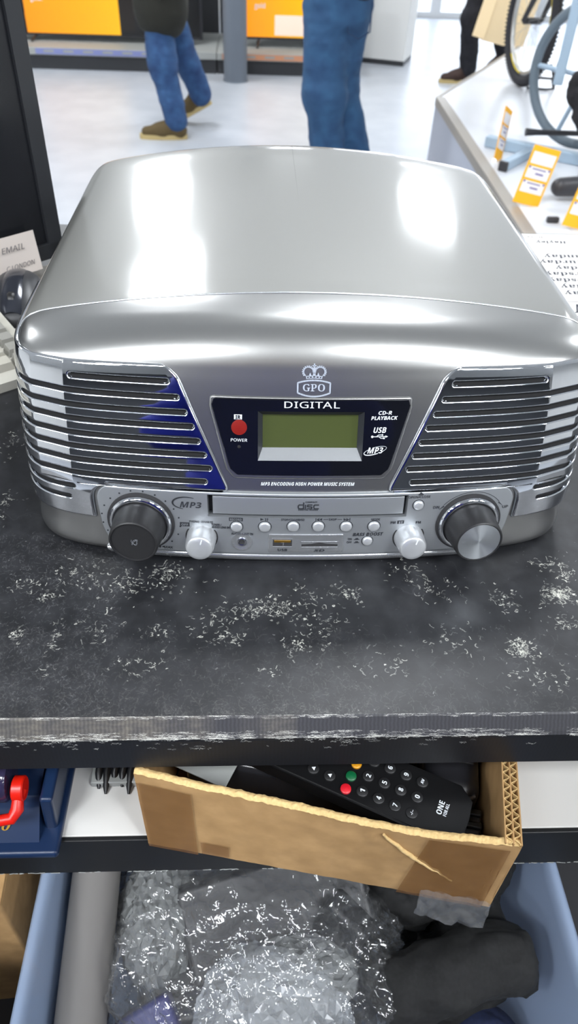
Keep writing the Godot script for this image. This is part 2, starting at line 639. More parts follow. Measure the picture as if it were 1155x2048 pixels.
# ---------------------------------------------------------------- room
func room() -> void:
	var x0 := -5.2
	var x1 := 6.0
	var z0 := 5.2
	var z1 := -10.6
	struct("floor", M.floor_vinyl, Vector3(x0, -0.12, z1), Vector3(x1, 0, z0), "pale grey speckled vinyl shop floor")
	struct("floor_added_mat", M.staff_mat, Vector3(-2.2, 0.0005, -0.02), Vector3(2.4, 0.012, z0 - 0.6), "unseen dark matting added behind the counter to darken the chrome reflections")  # added out of view so the chrome mirrors a dark floor
	struct("ceiling", M.ceiling_tile, Vector3(x0, CEIL, z1), Vector3(x1, CEIL + 0.12, z0), "white ceiling over the shop")
	struct("wall_left", M.wall_paint, Vector3(x0 - 0.15, 0, z1), Vector3(x0, CEIL, z0), "plain white wall on the left of the shop")
	struct("wall_right", M.wall_paint, Vector3(x1, 0, z1), Vector3(x1 + 0.15, CEIL, z0), "plain white wall on the right of the shop")
	struct("wall_front", M.wall_slate, Vector3(x0, 0, z0), Vector3(x1, CEIL, z0 + 0.15), "slate grey wall behind the counter staff")
	struct("wall_back", M.wall_paint, Vector3(x0, 0, z1 - 0.15), Vector3(0.9, CEIL, z1), "white wall behind the televisions")
	struct("wall_over_window", M.wall_paint, Vector3(0.9, 2.6, z1 - 0.15), Vector3(x1, CEIL, z1), "white wall band over the shopfront glazing")
	# glazed shopfront: four bays
	var step := (x1 - 0.9) / 4.0
	for k in 4:
		var w := Node3D.new()
		w.name = "window_%d" % (k + 1)
		add_child(w)
		w.position = Vector3(0.9 + step * k, 0, z1 - 0.07)
		tag(w, "tall shopfront window bay with a pale frame", "", "", "structure")
		var b := MB.new()
		rbox(b, xf(Vector3(0.03, 1.3, 0)), Vector3(0.06, 2.6, 0.08), 0.004)
		rbox(b, xf(Vector3(step - 0.03, 1.3, 0)), Vector3(0.06, 2.6, 0.08), 0.004)
		rbox(b, xf(Vector3(step / 2, 0.03, 0)), Vector3(step - 0.12, 0.06, 0.08), 0.004)
		rbox(b, xf(Vector3(step / 2, 2.57, 0)), Vector3(step - 0.12, 0.06, 0.08), 0.004)
		put(b, "window_frame", M.window_frame, w)
		b = MB.new()
		rbox(b, xf(Vector3(step / 2, 1.3, 0)), Vector3(step - 0.12, 2.48, 0.008), 0.001, 1)
		put(b, "pane", M.window_glass, w)
	struct("ground", M.paving, Vector3(-12, -0.14, -40), Vector3(16, -0.02, z1 - 0.2), "grey paving outside the shopfront")
	# lamp panels
	for o in PANELS:
		if true:
			var x: float = o[0]
			var z: float = o[1]
			var t := thing("ceiling_panel_light", "square white panel light set in the ceiling", "ceiling light", Vector3(x, CEIL, z), 0.0, "ceiling panel lights")
			var b := MB.new()
			for e in 4:
				rbox(b, Transform3D(Basis(Vector3.UP, e * PI / 2), Vector3.ZERO) * xf(Vector3(0, -0.012, 0.295)), Vector3(0.62, 0.024, 0.03), 0.003)
			put(b, "frame", M.grid_white, t)
			b = MB.new()
			rbox(b, xf(Vector3(0, -0.006, 0)), Vector3(0.565, 0.01, 0.565), 0.002, 1)
			put(b, "diffuser", M.lamp_panel, t)
			var l := AreaLight3D.new()
			l.name = "panel_glow"
			l.area_size = Vector2(0.56, 0.56)
			l.light_energy = PANEL_ENERGY
			l.light_color = Color(0.97, 0.985, 1.0)
			l.area_range = 16.0
			l.shadow_enabled = true
			l.rotation.x = -PI / 2
			l.position.y = -0.02
			t.add_child(l)

# ---------------------------------------------------------------- the music centre: one smooth case, everything else is set on it
const LEVELS := [[0.0, -0.4225, 0.2145, 0.0], [0.003, -0.4195, 0.2185, 0.0], [0.03, -0.4195, 0.2205, 0.0], [0.06, -0.4238, 0.2215, 0.0], [0.082, -0.430, 0.2215, 0.0], [0.11, -0.4392, 0.2215, 0.0], [0.135, -0.4483, 0.2215, 0.04],
	[0.150, -0.4545, 0.2208, 0.15], [0.158, -0.4582, 0.2196, 0.3], [0.165, -0.4630, 0.2175, 0.5], [0.171, -0.4690, 0.2150, 0.68], [0.176, -0.4765, 0.2115, 0.85], [0.1795, -0.4865, 0.207, 0.95], [0.181, -0.499, 0.199, 1.0], [0.1815, -0.54, 0.165, 1.0]]
const SQUARE := 12.0
const BOW := 0.02
const SAG := 0.017
const REAR := -0.905
var arc_x := PackedFloat32Array()
var arc_z := PackedFloat32Array()
var arc_full := 0.0
const ARC_STEP := 0.0005
var lev_t := PackedFloat32Array()

func case_tables() -> void:
	var xs := PackedFloat32Array()
	var zs := PackedFloat32Array()
	var knee := pow(2.0, -1.0 / SQUARE)
	for k in 400:
		var x := knee * k / 400.0
		xs.append(x)
		zs.append(pow(1.0 - pow(x, SQUARE), 1.0 / SQUARE))
	for k in 800:
		var z := knee * (1.0 - 2.0 * k / 800.0)
		zs.append(z)
		xs.append(pow(1.0 - pow(absf(z), SQUARE), 1.0 / SQUARE))
	for k in 401:
		var x := knee * (1.0 - k / 400.0)
		xs.append(x)
		zs.append(-pow(1.0 - pow(x, SQUARE), 1.0 / SQUARE))
	var hd := (-0.4345 - REAR) * 0.5
	var run := PackedFloat32Array([0.0])
	for k in range(1, xs.size()):
		var a := Vector2(0.2215 * xs[k - 1], hd * zs[k - 1] - BOW * xs[k - 1] * xs[k - 1] * zs[k - 1])
		var c := Vector2(0.2215 * xs[k], hd * zs[k] - BOW * xs[k] * xs[k] * zs[k])
		run.append(run[k - 1] + a.distance_to(c))
	arc_full = run[run.size() - 1]
	var j := 0
	var n := int(arc_full / ARC_STEP) + 2
	for k in n:
		var s := minf(k * ARC_STEP, arc_full)
		while j < run.size() - 2 and run[j + 1] < s:
			j += 1
		var w := clampf((s - run[j]) / maxf(run[j + 1] - run[j], 1e-9), 0, 1)
		arc_x.append(lerpf(xs[j], xs[j + 1], w))
		arc_z.append(lerpf(zs[j], zs[j + 1], w))
	lev_t.append(0.0)
	for k in range(1, LEVELS.size()):
		lev_t.append(lev_t[k - 1] + Vector2(LEVELS[k][0] - LEVELS[k - 1][0], LEVELS[k][1] - LEVELS[k - 1][1]).length())

func level(p: float, f: int) -> float:
	var k := clampi(int(p), 0, LEVELS.size() - 2)
	var a := maxi(k - 1, 0)
	var d := mini(k + 2, LEVELS.size() - 1)
	var span := lev_t[k + 1] - lev_t[k]
	return cubic_interpolate_in_time(LEVELS[k][f], LEVELS[k + 1][f], LEVELS[a][f], LEVELS[d][f], p - k, span, lev_t[a] - lev_t[k] if a != k else -span, lev_t[d] - lev_t[k] if d != k + 1 else span * 2.0)

func p_of(h: float) -> float:
	var k := 0
	while k < LEVELS.size() - 2 and LEVELS[k + 1][0] < h:
		k += 1
	var lo := float(k)
	var hi := k + 1.0
	for i in 18:
		var mid := (lo + hi) * 0.5
		if level(mid, 0) < h:
			lo = mid
		else:
			hi = mid
	return (lo + hi) * 0.5

func case_row(p: float) -> Array:
	return [level(p, 0), level(p, 1), level(p, 2), level(p, 3)]

func case_at(s: float, r: Array) -> Vector3:
	var a := minf(absf(s), arc_full - 1e-5) / ARC_STEP
	var i := int(a)
	var w := a - i
	var x := lerpf(arc_x[i], arc_x[i + 1], w)
	var z := lerpf(arc_z[i], arc_z[i + 1], w)
	if z < 0.0 and r[3] > 0.0:               # the lid's rear corners are tighter
		var tight := lerpf(1.0, pow(pow(x, 28.0) + pow(-z, 28.0), -1.0 / 28.0), r[3])
		x *= tight
		z *= tight
	var rear: float = REAR + maxf(0.0, 0.2215 - r[2])
	var hd: float = (r[1] - rear) * 0.5
	var xx: float = r[2] * x
	return Vector3(xx * signf(s), r[0] - SAG * r[3] * (xx / 0.21) * (xx / 0.21), (r[1] + rear) * 0.5 + hd * z - BOW * x * x * z - HOME.z)

func on_case(s: float, h: float, off := 0.0) -> Transform3D:   # x along the case, y up it, z out of it
	var r := case_row(p_of(h))
	var up := case_row(p_of(h + 0.0008))
	var lo := case_row(p_of(maxf(h - 0.0008, 0.0002)))
	var es := (case_at(s + 0.0008, r) - case_at(s - 0.0008, r)).normalized()
	var eh := case_at(s, up) - case_at(s, lo)
	var n := es.cross(eh).normalized()
	return Transform3D(Basis(es, n.cross(es), n), case_at(s, r) + n * off)

func turned(t: Transform3D) -> Transform3D:        # the lathe's y axis pointing out of the case
	return Transform3D(Basis(t.basis.x, t.basis.z, -t.basis.y), t.origin)

func steps(lo: float, hi: float, n: int) -> Array:
	var a := []
	for k in n + 1:
		a.append(lerpf(lo, hi, float(k) / n))
	return a

func merged(lists: Array) -> Array:
	var a := []
	for l in lists:
		a.append_array(l)
	a.sort()
	var o := []
	for x in a:
		if o.is_empty() or x - o[o.size() - 1] > 1e-5:
			o.append(x)
	return o

# A sheet over the case between heights lo..hi; half(h) gives its half width; off its thickness; edge how far its rim rounds over.
func sheet(h_lo: float, h_hi: float, half: Callable, off: float, edge: float, nh := 20, ns := 60, mid := 0.0, base := 0.0, hole := Rect2()) -> MB:
	var rim := [0.0, 0.08, 0.25, 0.5, 0.75, 1.0]
	var hs := steps(h_lo + edge, h_hi - edge, nh)
	for k in rim:
		hs.append(h_lo + edge * k)
		hs.append(h_hi - edge * k)
	if hole.has_area():
		hs.append_array([hole.position.y, hole.end.y])
	hs = merged([hs])
	var rows := []
	var info := []
	for h in hs:
		var w: float = half.call(h)
		var ss := []
		if hole.has_area():
			for k in rim:
				ss.append_array([-w + edge * k, w - edge * k])
			ss.append_array(steps(-w + edge, hole.position.x, ns / 4))
			ss.append_array(steps(hole.position.x, hole.end.x, ns / 2).slice(1))
			ss.append_array(steps(hole.end.x, w - edge, ns / 4).slice(1))
			ss.sort()
		else:
			for k in rim:
				ss.append_array([-w + edge * k, w - edge * k])
			ss.append_array(steps(-w + edge, w - edge, ns).slice(1, ns))
			ss.sort()
		var r := case_row(p_of(h))
		var up := case_row(p_of(h + 0.0008))
		var row := PackedVector3Array()
		for s in ss:
			var d := minf(minf(s + w, w - s), minf(h - h_lo, h_hi - h))
			var t := clampf(d / edge, 0, 1)
			var rise := base + (off - base) * sqrt(1.0 - (1.0 - t) * (1.0 - t))
			var p := case_at(s + mid, r)
			var n := (case_at(s + mid + 0.0008, r) - p).cross(case_at(s + mid, up) - p).normalized()
			row.append(p + n * rise)
		rows.append(row)
		info.append([h, ss])
	var b := MB.new()
	var skip := func(i: int, j: int) -> bool:
		if not hole.has_area():
			return false
		var h: float = (info[i][0] + info[i + 1][0]) * 0.5
		var s: float = (info[i][1][j] + info[i][1][j + 1]) * 0.5
		return hole.has_point(Vector2(s, h))
	grid(b, rows, skip)
	return b

func rounded(h_lo: float, h_hi: float, w_lo: float, w_hi: float, r_lo: float, r_hi: float) -> Callable:
	return func(h: float) -> float:
		var w := lerpf(w_lo, w_hi, (h - h_lo) / (h_hi - h_lo))
		if h > h_hi - r_hi:
			w -= r_hi - sqrt(maxf(r_hi * r_hi - pow(h - h_hi + r_hi, 2), 0))
		if h < h_lo + r_lo:
			w -= r_lo - sqrt(maxf(r_lo * r_lo - pow(h_lo + r_lo - h, 2), 0))
		return w

# slots of a speaker grille: height, inner end, outer end
const SLOTS := [[0.1444, 0.102, 0.1745], [0.1340, 0.0951, 9.0], [0.1239, 0.0897, 9.0], [0.1142, 0.0849, 9.0], [0.1040, 0.0808, 9.0], [0.0942, 0.0766, 9.0], [0.0844, 0.0728, 9.0], [0.0740, 0.0764, 9.0], [0.0628, 0.177, 9.0], [0.0537, 0.181, 9.0]]
const SLOT_R := 0.0017

func grille_inner(h: float) -> float:
	if h >= 0.0665:
		var w := lerpf(0.0590, 0.0985, (h - 0.0665) / (0.1560 - 0.0665))
		var r := 0.012
		if h > 0.1560 - r:
			w += r - sqrt(maxf(r * r - pow(h - 0.1560 + r, 2), 0))
		r = 0.005
		if h < 0.0665 + r:
			w += r - sqrt(maxf(r * r - pow(0.0665 + r - h, 2), 0))
		return w
	var q := 0.013
	if h > 0.0665 - q:
		return 0.1640 - q + sqrt(maxf(q * q - pow(h - 0.0665 + q, 2), 0))
	return 0.1640

func grille_mesh(side: float, lower: bool) -> MB:
	var thick := 0.0032
	var fil := 0.0011
	var far := 0.335
	var h_lo := 0.0370 if lower else 0.0665
	var h_hi := 0.0665 if lower else 0.1560
	var list := []
	for k in [0.0, 0.0001, 0.0004, 0.0009, 0.0015, 0.0022]:
		list.append(h_lo + k)
		if not lower:
			list.append(h_hi - k)
	for o in SLOTS:
		if o[0] > h_lo and o[0] < h_hi:
			for k in [0.0, 0.35, 0.65, 0.85, 0.95]:
				list.append_array([o[0] - SLOT_R * k, o[0] + SLOT_R * k])
			for k in [0.0, 0.1, 0.3, 0.6, 1.0]:
				list.append_array([o[0] - SLOT_R - fil * k, o[0] + SLOT_R + fil * k])
	list.append_array(steps(h_lo, h_hi, 26))
	var hs := merged([list])
	var rows := []
	var deep := []
	for h in hs:
		var w := grille_inner(h)
		# where the slots' inner ends stand at this height
		var e: float = 0.0
		if lower:
			e = lerpf(0.181, 0.177, clampf((h - 0.0537) / (0.0628 - 0.0537), 0, 1))
		else:
			e = 0.0764 if h < 0.0740 else 0.102
			for k in range(0, 7):
				if h <= SLOTS[k][0] and h >= SLOTS[k + 1][0]:
					e = lerpf(SLOTS[k][1], SLOTS[k + 1][1], (SLOTS[k][0] - h) / (SLOTS[k][0] - SLOTS[k + 1][0]))
		e = maxf(e, w + 0.006)
		var ss := []
		for k in [0.0, 0.0001, 0.0004, 0.0009, 0.0015, 0.0022]:
			ss.append(w + k)
		ss.append_array(steps(w + 0.003, e - fil - 0.0006, 5))
		for k in 13:
			ss.append(e - fil + (fil + SLOT_R * 1.2) * k / 12.0)
		ss.append_array(steps(e + SLOT_R + 0.003, maxf(0.166, e + 0.008), 14))
		if lower:
			ss.append_array(steps(0.192, 0.20, 18))
		else:
			ss.append_array(steps(0.1705, 0.1785, 18))
		ss.append_array(steps(0.204, far, 50))
		var r := case_row(p_of(h))
		var up := case_row(p_of(h + 0.0008))
		var row := PackedVector3Array()
		var dr := PackedByteArray()
		for s in ss:
			var border: float = s - w
			if not lower:
				border = minf(border, h_hi - h)
				if s < 0.152:
					border = minf(border, h - h_lo)
			else:
				border = minf(border, h - h_lo)
			var rise := thick
			if border < 0.0022:
				var t := clampf(border / 0.0022, 0, 1)
				rise = 0.0004 + (thick - 0.0004) * sqrt(1.0 - (1.0 - t) * (1.0 - t))
			var hid := 0
			for o in SLOTS:
				if absf(h - o[0]) < SLOT_R + fil:
					var ds: float = maxf(maxf(o[1] + SLOT_R - s, s - o[2] + SLOT_R), 0.0)
					var d := sqrt(ds * ds + (h - o[0]) * (h - o[0])) - SLOT_R
					if d < -0.00005:
						rise = 0.0006
						hid = 1
					elif d < fil:
						var t := clampf(d / fil, 0, 1)
						rise = minf(rise, thick - fil * (1.0 - sqrt(1.0 - (1.0 - t) * (1.0 - t))))
			var p := case_at(s, r)
			var n := (case_at(s + 0.0008, r) - p).cross(case_at(s, up) - p).normalized()
			var q := p + n * rise
			q.x *= side
			row.append(q)
			dr.append(hid)
		rows.append(row)
		deep.append(dr)
	var b := MB.new()
	var skip := func(i: int, j: int) -> bool:
		return deep[i][j] + deep[i + 1][j] + deep[i][j + 1] + deep[i + 1][j + 1] == 4
	grid(b, rows, skip, side < 0)
	return b

func case_shell() -> MB:
	var ss := merged([steps(-arc_full, arc_full, 300), [-0.0385, 0.0385, -0.0765, 0.0765]])
	var ps := steps(0, 14, 112)
	for h in [0.0455, 0.064, 0.0912, 0.1265]:
		ps.append(p_of(h))
	ps = merged([ps])
	var rows := []
	var hs := []
	for p in ps:
		var r := case_row(p)
		var row := PackedVector3Array()
		for s in ss:
			row.append(case_at(s, r))
		rows.append(row)
		hs.append(r[0])
	var last: PackedVector3Array = rows[rows.size() - 1]
	var zc := (-0.54 + REAR + 0.0565) * 0.5 - HOME.z
	for k in range(1, 13):
		var q := 1.0 - k / 12.0
		var row := PackedVector3Array()
		for p in last:
			var x := p.x * q
			row.append(Vector3(x, 0.1815 + 0.0006 * (1.0 - q * q) - SAG * (x / 0.21) * (x / 0.21), zc + (p.z - zc) * q))
		rows.append(row)
		hs.append(0.19)
	var b := MB.new()
	var skip := func(i: int, j: int) -> bool:
		var h: float = (hs[i] + hs[i + 1]) * 0.5
		var s: float = (ss[j] + ss[j + 1]) * 0.5
		return (absf(s) < 0.0765 and h > 0.0455 and h < 0.064) or (absf(s) < 0.0385 and h > 0.0912 and h < 0.1265)
	grid(b, rows, skip)
	var nc := ss.size()
	for i in rows.size():                 # the seam at the back is no edge
		var q := (b.n[i * nc] + b.n[i * nc + nc - 1]).normalized()
		b.n[i * nc] = q
		b.n[i * nc + nc - 1] = q
	return b

func print_on(panel: Node3D, what: String, s: float, h: float, w: float, hgt: float, m: Material, off := 0.0033, bold := false, slant := 0.0, face := "Droid Sans") -> void:
	letters(panel, what, on_case(s, h, off), w, hgt, m, bold, face, slant)

func knob_big(t: Node3D, s: float, capped: bool) -> void:
	var k := Node3D.new()
	k.name = "control_knob"
	t.add_child(k, true)
	k.transform = turned(on_case(s, 0.0372, 0.0028))
	var b := MB.new()
	lathe(b, Transform3D(), [Vector2(0.0262, -0.001), Vector2(0.0262, 0.0012), Vector2(0.0256, 0.0022), Vector2(0.0246, 0.0022), Vector2(0.0242, 0.0014)], 64)
	put(b, "recess_ring", M.gap_black, k)
	b = MB.new()
	lathe(b, Transform3D(), [Vector2(0.0246, 0.0), Vector2(0.0246, 0.0022), Vector2(0.0242, 0.0034), Vector2(0.0233, 0.0044), Vector2(0.0222, 0.0048), Vector2(0.0210, 0.0046), Vector2(0.0203, 0.0038), Vector2(0.0203, 0.001)], 64)
	put(b, "chrome_ring", M.chrome, k, "mirror-bright chrome ring around the knob")
	b = MB.new()
	lathe(b, Transform3D(), [Vector2(0.0204, 0.0), Vector2(0.0203, 0.006), Vector2(0.0194, 0.016), Vector2(0.0188, 0.0245), Vector2(0.0184, 0.0262), Vector2(0.0175, 0.0268), Vector2(0.0169, 0.0266), Vector2(0.0167, 0.0255), Vector2(0.0, 0.0255)], 64)
	put(b, "grip", M.knob_black, k)
	if capped:
		b = MB.new()
		var first := 0
		for ring in 8:
			var r := 0.0166 * ring / 7.0
			for i in 65:
				var a := TAU * i / 64
				b.add(Vector3(r * cos(a), 0.0262, -r * sin(a)), Vector3.UP, Vector2(float(i) / 64, r * 40))
		for ring in 7:
			for i in 64:
				first = ring * 65 + i
				b.quad(first, first + 65, first + 66, first + 1)
		put(b, "cap_disc", M.spun_aluminium, k, "spun aluminium disc on the knob's end")
	else:
		b = MB.new()
		var loop := []
		for i in 26:
			var a := i * 0.55
			loop.append(Vector3(0.0008 + 0.0022 * sin(a * 0.8) + 0.0006 * sin(a * 2.3), 0.0257, 0.0005 + 0.0026 * cos(a * 1.1)))
		tube(b, loop, 0.00028, 5)
		put(b, "glue_mark", M.glue, k, "dried glue left where the cap disc is missing")

func knob_small(t: Node3D, s: float, aim: float) -> void:
	var k := Node3D.new()
	k.name = "selector_knob"
	t.add_child(k, true)
	k.transform = turned(on_case(s, 0.0258, 0.0028))
	var b := MB.new()
	lathe(b, Transform3D(), [Vector2(0.0127, 0.0), Vector2(0.0127, 0.0006), Vector2(0.0116, 0.0006)], 40)
	put(b, "recess_ring", M.gap_black, k)
	b = MB.new()
	lathe(b, Transform3D(), [Vector2(0.0117, 0.0), Vector2(0.0116, 0.004), Vector2(0.0108, 0.0150), Vector2(0.0103, 0.0166), Vector2(0.0094, 0.0174), Vector2(0.006, 0.0181), Vector2(0.0, 0.0184)], 48)
	put(b, "grip", M.knob_silver, k)
	b = MB.new()
	rbox(b, Transform3D(Basis(Vector3.UP, aim), Vector3.ZERO) * xf(Vector3(0.0, 0.0180, -0.0068)), Vector3(0.0011, 0.0012, 0.0045), 0.0005)
	put(b, "pointer", M.print_white, k)

func music_centre() -> void:
	case_tables()
	var t := thing("music_centre", "silver retro tabletop music centre with chrome speaker grilles and knobs, on black worktop", "music player", HOME)
	var shell := case_shell()
	var seam := -0.5185 - HOME.z
	var front := clip(shell, func(p: Vector3) -> float: return p.z - seam)
	var rest := clip(clip(shell, func(p: Vector3) -> float: return seam - p.z), func(p: Vector3) -> float: return 0.1480 - p.y)
	for k in rest.v.size():
		front.add(rest.v[k], rest.n[k])
	var shift := front.v.size() - rest.v.size()
	for k in rest.ix:
		front.ix.append(k + shift)
	put(front, "case", M.body_silver, t)
	var inner := clip(shell, func(p: Vector3) -> float: return minf(seam + 0.012 - p.z, p.y - 0.135))
	for k in inner.v.size():
		inner.v[k] -= inner.n[k] * 0.0035
	put(inner, "gap_shade_liner", M.gap_black, t)  # black inset copy of the shell, added to shade the lid gap
	var edge := []
	var lid := clip(shell, func(p: Vector3) -> float: return seam - 0.0013 - p.z)
	lid = clip(lid, func(p: Vector3) -> float: return p.y - 0.1492)
	for k in lid.v.size():
		lid.v[k] += lid.n[k] * 0.0004
	var lid_o := put(lid, "lid", M.lid_silver, t)
	clip(shell, func(p: Vector3) -> float: return (seam - 0.0016 - p.z), edge)
	edge = edge.filter(func(p: Vector3) -> bool: return p.y > 0.1492)
	edge.sort_custom(func(a: Vector3, c: Vector3) -> bool: return a.x < c.x)
	var path := []
	for p in edge:
		if path.is_empty() or p.distance_to(path[path.size() - 1]) > 0.003:
			path.append(p + Vector3(0, -0.0003, 0))
	var b := MB.new()
	tube(b, path, 0.0010, 8)
	put(b, "lid_edge_highlight", M.bright_silver, lid_o)  # brighter silver paints the light caught along the lid's front edge
	# control panel with the tray opening
	var panel := put(sheet(0.0105, 0.0665, rounded(0.0105, 0.0665, 0.1600, 0.1625, 0.022, 0.013), 0.003, 0.0016, 18, 80, 0.0, 0.0, Rect2(-0.0765, 0.0455, 0.153, 0.0185)), "control_panel", M.plate_silver, t, "light satin silver control panel")
	b = sheet(0.0025, 0.0098, rounded(0.0025, 0.0098, 0.158, 0.160, 0.003, 0.003), 0.0032, 0.0018, 6, 80)
	put(b, "base_trim", M.bright_silver, t)
	# walls of the tray opening and the tray door
	b = MB.new()
	opening(b, -0.0765, 0.0765, 0.0455, 0.064, 0.003, -0.006, 30)
	put(b, "tray_recess", M.plate_silver, panel)
	b = sheet(0.0440, 0.0655, func(_h: float) -> float: return 0.0785, -0.0055, 0.0004, 4, 30, 0.0, -0.0055)
	put(b, "recess_floor", M.gap_black, panel)
	var tray := put(sheet(0.0470, 0.0628, rounded(0.0470, 0.0628, 0.0738, 0.0738, 0.0008, 0.0008), 0.0018, 0.0008, 8, 40, 0.0006, -0.005), "disc_tray", M.plate_silver, t)
	disc_logo(tray)
	# knobs and buttons
	knob_big(t, -0.1288, false)
	knob_big(t, 0.1275, true)
	knob_small(t, -0.0822, -0.25)
	knob_small(t, 0.0808, -0.3)
	for o in [[-0.0548, 0.0372, 0.0046], [-0.0330, 0.0378, 0.0046], [-0.0110, 0.0386, 0.0046], [0.0084, 0.0386, 0.0046], [0.0301, 0.0383, 0.0046], [0.0519, 0.0379, 0.0046], [0.0849, 0.0555, 0.0041], [0.048, 0.0234, 0.0041]]:
		var n := Node3D.new()
		n.name = "push_button"
		t.add_child(n, true)
		n.transform = turned(on_case(o[0], o[1], 0.0028))
		b = MB.new()
		lathe(b, Transform3D(), [Vector2(o[2] + 0.0007, 0.0), Vector2(o[2] + 0.0006, 0.0004), Vector2(o[2] - 0.0002, 0.0004)], 28)
		put(b, "recess_ring", M.print_dark, n)
		b = MB.new()
		lathe(b, Transform3D(), [Vector2(o[2], 0.0), Vector2(o[2], 0.0012), Vector2(o[2] - 0.0003, 0.0019), Vector2(o[2] - 0.0010, 0.0024), Vector2(o[2] * 0.5, 0.0027), Vector2(0, 0.0028)], 28)
		put(b, "key_cap", M.knob_silver, n)
	# jack
	var jack := Node3D.new()
	jack.name = "line_in_socket"
	t.add_child(jack, true)
	jack.transform = turned(on_case(-0.0507, 0.0225, 0.0029))
	b = MB.new()
	lathe(b, Transform3D(), [Vector2(0.0084, 0.0), Vector2(0.0082, 0.0006), Vector2(0.0074, 0.0007), Vector2(0.006, 0.0003), Vector2(0.0036, 0.0003)], 36)
	put(b, "surround", M.bright_silver, jack)
	b = MB.new()
	lathe(b, Transform3D(), [Vector2(0.0038, 0.0), Vector2(0.0037, 0.0012), Vector2(0.0030, 0.0014), Vector2(0.0024, 0.0012), Vector2(0.0024, 0.0001)], 28)
	put(b, "metal_ring", M.chrome, jack)
	b = MB.new()
	lathe(b, Transform3D(), [Vector2(0.0024, 0.0002), Vector2(0.0, 0.00021)], 20)
	put(b, "hole", M.gap_black, jack)
	# usb and card slot
	var usb := put(sheet(0.0130, 0.0312, rounded(0.0130, 0.0312, 0.0300, 0.0300, 0.002, 0.002), 0.0038, 0.0010, 8, 20, -0.0006), "socket_panel", M.bright_silver, t)
	var px := on_case(-0.0190, 0.0227, 0.0030)
	b = MB.new()
	frame_ring(b, px, 0.0082, 0.0042, 0.0007, 0.0010)
	put(b, "usb_port", M.bright_silver, usb)
	b = MB.new()
	rbox(b, px * xf(Vector3(0, 0, 0.0004)), Vector3(0.0155, 0.0070, 0.0008), 0.0002, 1)
	put(b, "usb_hollow", M.gap_black, usb)
	b = MB.new()
	rbox(b, px * xf(Vector3(0, 0.0012, 0.0009)), Vector3(0.0130, 0.0020, 0.0006), 0.0002, 1)
	put(b, "usb_tongue", M.gold, usb)
	px = on_case(0.0102, 0.0208, 0.0030)
	b = MB.new()
	frame_ring(b, px, 0.0150, 0.0030, 0.0009, 0.0011)
	put(b, "card_slot", M.bright_silver, usb)
	b = MB.new()
	var arch := PackedVector2Array([Vector2(-0.0142, -0.0012), Vector2(0.0142, -0.0012), Vector2(0.0142, 0.0004), Vector2(0.006, 0.0009), Vector2(0.0, 0.0022), Vector2(-0.006, 0.0009), Vector2(-0.0142, 0.0004)])
	prism(b, px * xf(Vector3(0, 0, 0.0007)), arch, 0.0005)
	put(b, "card_hollow", M.gap_black, usb)
	panel_print(panel, usb)
	# the display
	var bezel := put(sheet(0.0768, 0.1362, rounded(0.0768, 0.1362, 0.0605, 0.0755, 0.008, 0.006), 0.0014, 0.0016, 10, 40, 0.0, 0.0, Rect2(-0.0385, 0.0912, 0.077, 0.0353)), "display_bezel", M.body_silver, t)
	var glass := put(sheet(0.0797, 0.1350, rounded(0.0797, 0.1350, 0.0582, 0.0735, 0.007, 0.0055), 0.0022, 0.0008, 14, 50, 0.0, 0.0008, Rect2(-0.0385, 0.0912, 0.077, 0.0353)), "display_panel", M.gloss_black, t, "glossy black trapezoid display panel")
	lcd(t, glass)
	face_print(t, glass)
	b = MB.new()
	put(b_crest(), "crown_emblem", M.print_silver, t, "printed crown over a GPO shield")
	print_on(t, "GPO", 0.0013, 0.1426, 0.0158, 0.0052, M.print_silver, 0.0004, true, 0.0, "Droid Serif")
	# chrome speaker grilles
	for side in [-1.0, 1.0]:
		var g := put(grille_mesh(side, false), "speaker_grille", M.chrome, t, "chrome speaker grille with long horizontal slots")
		put(grille_mesh(side, true), "grille_skirt", M.chrome, g)
		var cl := MB.new()
		var rows := []
		for h in steps(0.046, 0.153, 30):
			var r := case_row(p_of(h))
			var up := case_row(p_of(h + 0.0008))
			var row := PackedVector3Array()
			var s0 := maxf(grille_inner(h), grille_inner(minf(h + 0.003, 0.153))) + 0.003
			for k in 70:
				var s := lerpf(s0, 0.33, k / 69.0)
				var p := case_at(s, r)
				var q := p + (case_at(s + 0.0008, r) - p).cross(case_at(s, up) - p).normalized() * 0.0004
				row.append(Vector3(q.x * side, q.y, q.z))
			rows.append(row)
		grid(cl, rows, null, side < 0)
		put(cl, "speaker_cloth", M.black_cloth, g)

func opening(b: MB, s0: float, s1: float, h0: float, h1: float, off: float, depth: float, n: int) -> void:
	var top := []
	var bot := []
	for o in [off, depth]:
		var a := PackedVector3Array()
		var c := PackedVector3Array()
		for s in steps(s0, s1, n):
			a.append(on_case(s, h0, o).origin)
			c.append(on_case(s, h1, o).origin)
		bot.append(a)
		top.append(c)
	grid(b, [bot[0], bot[1]])
	grid(b, [top[1], top[0]])
	for s in [s0, s1]:
		var l := []
		for o in [off, depth]:
			var a := PackedVector3Array()
			for h in steps(h0, h1, 4):
				a.append(on_case(s, h, o).origin)
			l.append(a)
		grid(b, l if s == s1 else [l[1], l[0]])

func frame_ring(b: MB, t: Transform3D, hw: float, hh: float, w: float, d: float) -> void:
	rbox(b, t * xf(Vector3(0, hh - w / 2, d / 2)), Vector3(hw * 2, w, d), 0.0002, 1)
	rbox(b, t * xf(Vector3(0, -hh + w / 2, d / 2)), Vector3(hw * 2, w, d), 0.0002, 1)
	rbox(b, t * xf(Vector3(hw - w / 2, 0, d / 2)), Vector3(w, hh * 2, d), 0.0002, 1)
	rbox(b, t * xf(Vector3(-hw + w / 2, 0, d / 2)), Vector3(w, hh * 2, d), 0.0002, 1)

